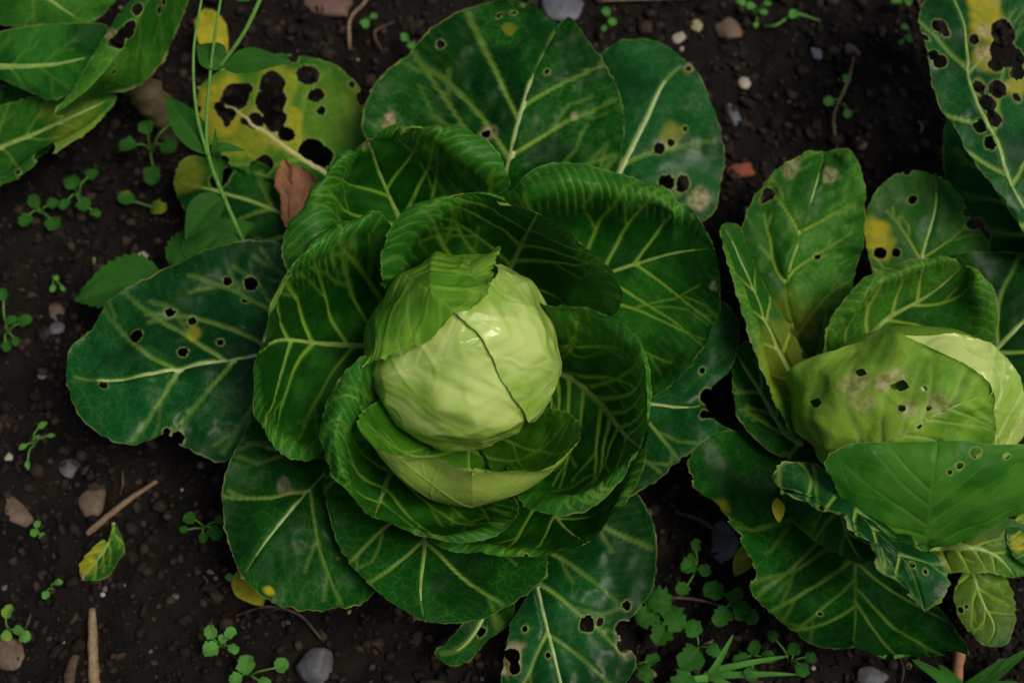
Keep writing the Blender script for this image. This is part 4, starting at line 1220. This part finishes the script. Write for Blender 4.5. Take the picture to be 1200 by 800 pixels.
# --- fallen leaves
dl = thing('fallen_leaf', tuple(P(345, 225, 5.2)), 'curled rust brown dead leaf resting under the dark rolled leaf', 'dead leaf')
mdl = M_DEAD
leaf(dl, [(330, 225, 6.7), (322, 212, 6.9), (326, 196, 7.1), (331, 183, 7.4), (342, 194, 7.4), (356, 196, 7.4), (376, 212, 7.1), (372, 235, 6.7), (350, 268, 6.3)], 4, [(338, 235, 6.3), (342, 212, 6.8)], mdl, base=(338, 266, 5.9), res=(50, 24), pet=.3, wave=.006, rib=False, nveins=4, name='leaf_blade', ragged=.002, cup=.15)
fl = thing('fallen_leaf', tuple(G(122, 650)), 'fallen green leaf turning orange lying below the dry straw', 'fallen leaf')
lo_ = leaf(fl, [(135, 632, 1.4), (118, 632, 1.6), (100, 650, 1.6), (91, 660, 1.5), (96, 679, 1.6), (112, 678, 2), (128, 672, 2.2), (140, 655, 2.2), (147, 645, 1.8)], 4, [(126, 634, 1.6), (112, 656, 1.7)], M_RLEAF, base=(133, 612, 1.2), res=(50, 24), pet=.15, wave=.003, nveins=4, rib_w=.3, name='leaf_blade', yel=[(98, 660, 16, .8), (118, 640, 12, .5), (146, 645, 8, .9)], brown=[(94, 676, 7, .7), (146, 646, 6, .7)])
fy = thing('fallen_leaf', tuple(G(292, 690)), 'scrap of yellow leaf showing under the low dark leaf', 'fallen leaf')
blade('leaf_blade', fy, G(283, 668, .01), G(312, 712, .012), .03, M_RLEAF, 'oval', yel=1.0, seed=5, wav=.1)
fy2 = thing('fallen_leaf', tuple(G(868, 660)), 'narrow yellowed leaf on the soil beside the grey stone between the cabbages', 'fallen leaf')
blade('leaf_blade', fy2, G(880, 640, .012), G(858, 678, .012), .018, M_RLEAF, 'oval', yel=.75, seed=6)
fy3 = thing('fallen_leaf', tuple(G(245, 45)), 'pale yellow strip of dying leaf behind the tall thin weed', 'fallen leaf')
blade('leaf_blade', fy3, P(240, 10, 3), P(262, 84, 3), .03, M_RLEAF, 'oval', yel=1.0, seed=9, arch=.1)
fy4 = thing('fallen_leaf', tuple(G(918, 600)), 'small ochre leaf scrap caught inside the lighter cabbage', 'fallen leaf')
blade('leaf_blade', fy4, P(910, 583, 9.6), P(913, 612, 9.4), .010, M_RLEAF, 'oval', yel=1.0, seed=10)

# --- tall weed with opposite pointed leaves
tw = thing('tall_weed', tuple(G(300, 320)), 'tall thin weed with pairs of pointed leaves rising past the yellowed leaf', 'weed')
tube('stem', [G(300, 320), P(284, 280, 9), P(264, 235, 12), P(244, 180, 15), P(246, 90, 18), P(252, 40, 20), P(262, -20, 22)], [.0024, .0022, .002, .0018, .0015, .0013, .001], M_WSTEM, tw, seg=8)
tube('side_stem', [P(243, 182, 15), P(231, 135, 17), P(227, 60, 19), P(236, 0, 20.5)], [.0016, .0014, .0012, .001], M_WSTEM, tw, seg=8)
tube('side_stem', [P(258, 78, 18), P(285, 40, 20), P(310, -12, 22)], [.0016, .0018, .0018], M_WSTEM, tw, seg=8)
for (b_, t_, w_, sd2) in (((262, 79, 18), (342, 74, 18.4), .024, 1), ((262, 80, 18), (230, 52, 18.5), .026, 2), ((243, 182, 15), (193, 112, 15), .026, 3), ((246, 174, 15), (288, 177, 14.6), .009, 4),
                         ((262, 228, 12.2), (216, 282, 11), .030, 5), ((258, 222, 12), (252, 150, 13), .010, 6), ((284, 280, 9), (245, 292, 8.5), .016, 8), ((292, 2, 22), (275, -25, 23), .02, 9)):
    blade('leaf', tw, P(*b_), P(*t_), w_, M_WEED, 'lance', arch=.1, fold=.3, seed=sd2, n=(22, 7))

# --- nettle
ne = thing('nettle', tuple(G(215, 335)), 'nettle with saw-toothed leaves poking out behind the bluish flat leaf', 'nettle')
tube('stem', [G(215, 335), P(205, 322, 4), P(195, 318, 7)], [.002, .002, .0015], M_WSTEM, ne, seg=8)
for (b_, t_, w_, sd2) in (((190, 326, 7), (86, 352, 6), .05, 1), ((205, 318, 7), (262, 268, 6.5), .045, 2), ((215, 300, 7.4), (300, 262, 7), .04, 4)):
    blade('leaf', ne, P(*b_), P(*t_), w_, M_WEED, 'serr', arch=.08, fold=.12, seed=sd2, n=(78, 7))

# --- small weeds
weed(262, 758, [(247, 740, 19), (270, 741, 17), (247, 761, 22), (274, 760, 17), (262, 748, 14)], 'bright seedling with five round leaves on bare soil below the dark leaves', shape='round')
weed(292, 790, [(289, 778, 26), (276, 795, 18), (330, 779, 20), (310, 800, 18)], 'bright seedling with one big heart-shaped leaf beside the five-leaved seedling', shape='round')
weed(62, 690, [(69, 682, 12), (54, 697, 12)], 'tiny sprout of just two round leaves')
weed(14, 740, [(10, 716, 20), (22, 738, 16), (30, 746, 16), (8, 745, 16)], 'yellowish green weed beside the flat brown stone', yel=.15)
weed(40, 520, [(27, 524, 14), (33, 545, 14), (50, 498, 16), (60, 510, 12), (44, 512, 10)], 'small weed with scattered leaflets near the white pebble', shape='oval')
weed(45, 622, [(44, 614, 11), (40, 624, 12), (50, 628, 10)], 'tiny sprout between the long brown stone and the ochre stone')
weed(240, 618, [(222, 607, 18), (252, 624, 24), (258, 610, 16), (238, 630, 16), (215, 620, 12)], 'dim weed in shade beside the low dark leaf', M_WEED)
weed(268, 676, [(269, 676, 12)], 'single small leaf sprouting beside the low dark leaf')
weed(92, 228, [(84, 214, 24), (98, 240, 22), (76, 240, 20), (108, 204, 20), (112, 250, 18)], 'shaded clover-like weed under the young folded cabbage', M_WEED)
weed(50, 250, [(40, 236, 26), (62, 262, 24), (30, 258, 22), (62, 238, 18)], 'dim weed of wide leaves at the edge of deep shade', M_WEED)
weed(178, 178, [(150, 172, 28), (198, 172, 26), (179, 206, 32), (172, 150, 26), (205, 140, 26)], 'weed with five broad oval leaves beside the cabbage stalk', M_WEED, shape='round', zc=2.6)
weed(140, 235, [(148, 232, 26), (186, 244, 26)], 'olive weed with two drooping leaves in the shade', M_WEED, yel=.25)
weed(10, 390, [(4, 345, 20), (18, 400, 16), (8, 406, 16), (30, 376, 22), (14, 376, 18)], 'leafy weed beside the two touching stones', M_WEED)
weed(65, 330, [(62, 338, 12), (74, 338, 10), (66, 326, 10)], 'tiny green sprout above the two touching stones')
weed(815, 668, [(816, 638, 18), (806, 664, 22), (826, 668, 18), (800, 690, 20), (812, 652, 14)], 'upright weed in the dark gap between the large cabbages', M_WEED, zc=2.5)
weed(855, 708, [(836, 692, 30), (862, 698, 26), (845, 722, 30), (868, 716, 28), (880, 724, 20)], 'bright clover-like weed between the large cabbages', M_WEED, zc=2.4)
weed(780, 720, [(772, 705, 36), (790, 725, 38), (775, 742, 36), (758, 722, 34)], 'scallop-leaved weed beside the bluish lower leaf', M_WEED, shape='lobed', zc=2.4)
weed(816, 760, [(812, 736, 24), (808, 772, 38), (800, 800, 34), (836, 762, 20)], 'weed with large round leaves among grass blades', M_WEED, zc=2.2)
weed(878, 768, [(868, 772, 24), (884, 758, 20), (900, 770, 20), (880, 790, 20)], 'low weed beside the bitten lower leaf', M_WEED, zc=1.6)
weed(925, 775, [(905, 745, 16), (930, 760, 18), (940, 785, 20), (950, 770, 16)], 'low weed under the wavy lower leaf', M_WEED)
weed(740, 780, [(735, 770, 22), (756, 790, 24), (765, 772, 20)], 'weed at the tip of the bluish lower leaf', M_WEED)
weed(885, 20, [(880, 8, 16), (895, 14, 14), (886, 30, 12), (868, 4, 16), (900, 4, 12)], 'tuft of green leaflets behind the squarish brown stone')
weed(930, 18, [(930, 17, 18)], 'single round leaf on the thin green runner')
weed(1055, 5, [(1050, 2, 18), (1064, 4, 14)], 'small round-leaved sprout near the hole-riddled leaf')
weed(980, 125, [(971, 119, 18), (993, 134, 16), (992, 92, 14)], 'little sprout on the pale creeping stalk')
weed(715, 30, [(710, 14, 16), (718, 26, 14), (708, 34, 12)], 'little sprout beside the grey slate')
weed(1062, 42, [(1060, 32, 12), (1066, 46, 12), (1056, 50, 10)], 'faint sprout on soil beside the hole-riddled leaf')
weed(430, 30, [(428, 28, 16), (438, 20, 12)], 'small sprout beside the bent tan stalk')
weed(476, 48, [(474, 44, 16), (482, 54, 14)], 'small sprout touching the tall rounded leaf')
# --- grass
gr = thing('grass_tuft', tuple(G(825, 792)), 'tuft of pale flat grass blades among the weeds', 'grass')
for k, (x2, y2, z2) in enumerate(((925, 768, 2.5), (900, 792, 2), (880, 815, 2), (935, 790, 2.4), (860, 742, 3), (780, 800, 2))):
    blade('blade', gr, G(822 + k * 2, 790 + k, .004), P(x2, y2, z2), .007, M_WEEDL, 'grass', arch=.12, fold=.3, seed=k)
gb = thing('grass_tuft', tuple(G(1125, 812)), 'blue-green grass blades under the lighter cabbage', 'grass')
for k, (x2, y2, z2) in enumerate(((1068, 772, 3), (1100, 778, 2), (1180, 770, 3), (1205, 760, 3), (1195, 800, 2))):
    blade('blade', gb, G(1122 + k * 3, 812, .004), P(x2, y2, z2), .014, M_WEED, 'grass', arch=.1, fold=.3, seed=20 + k)
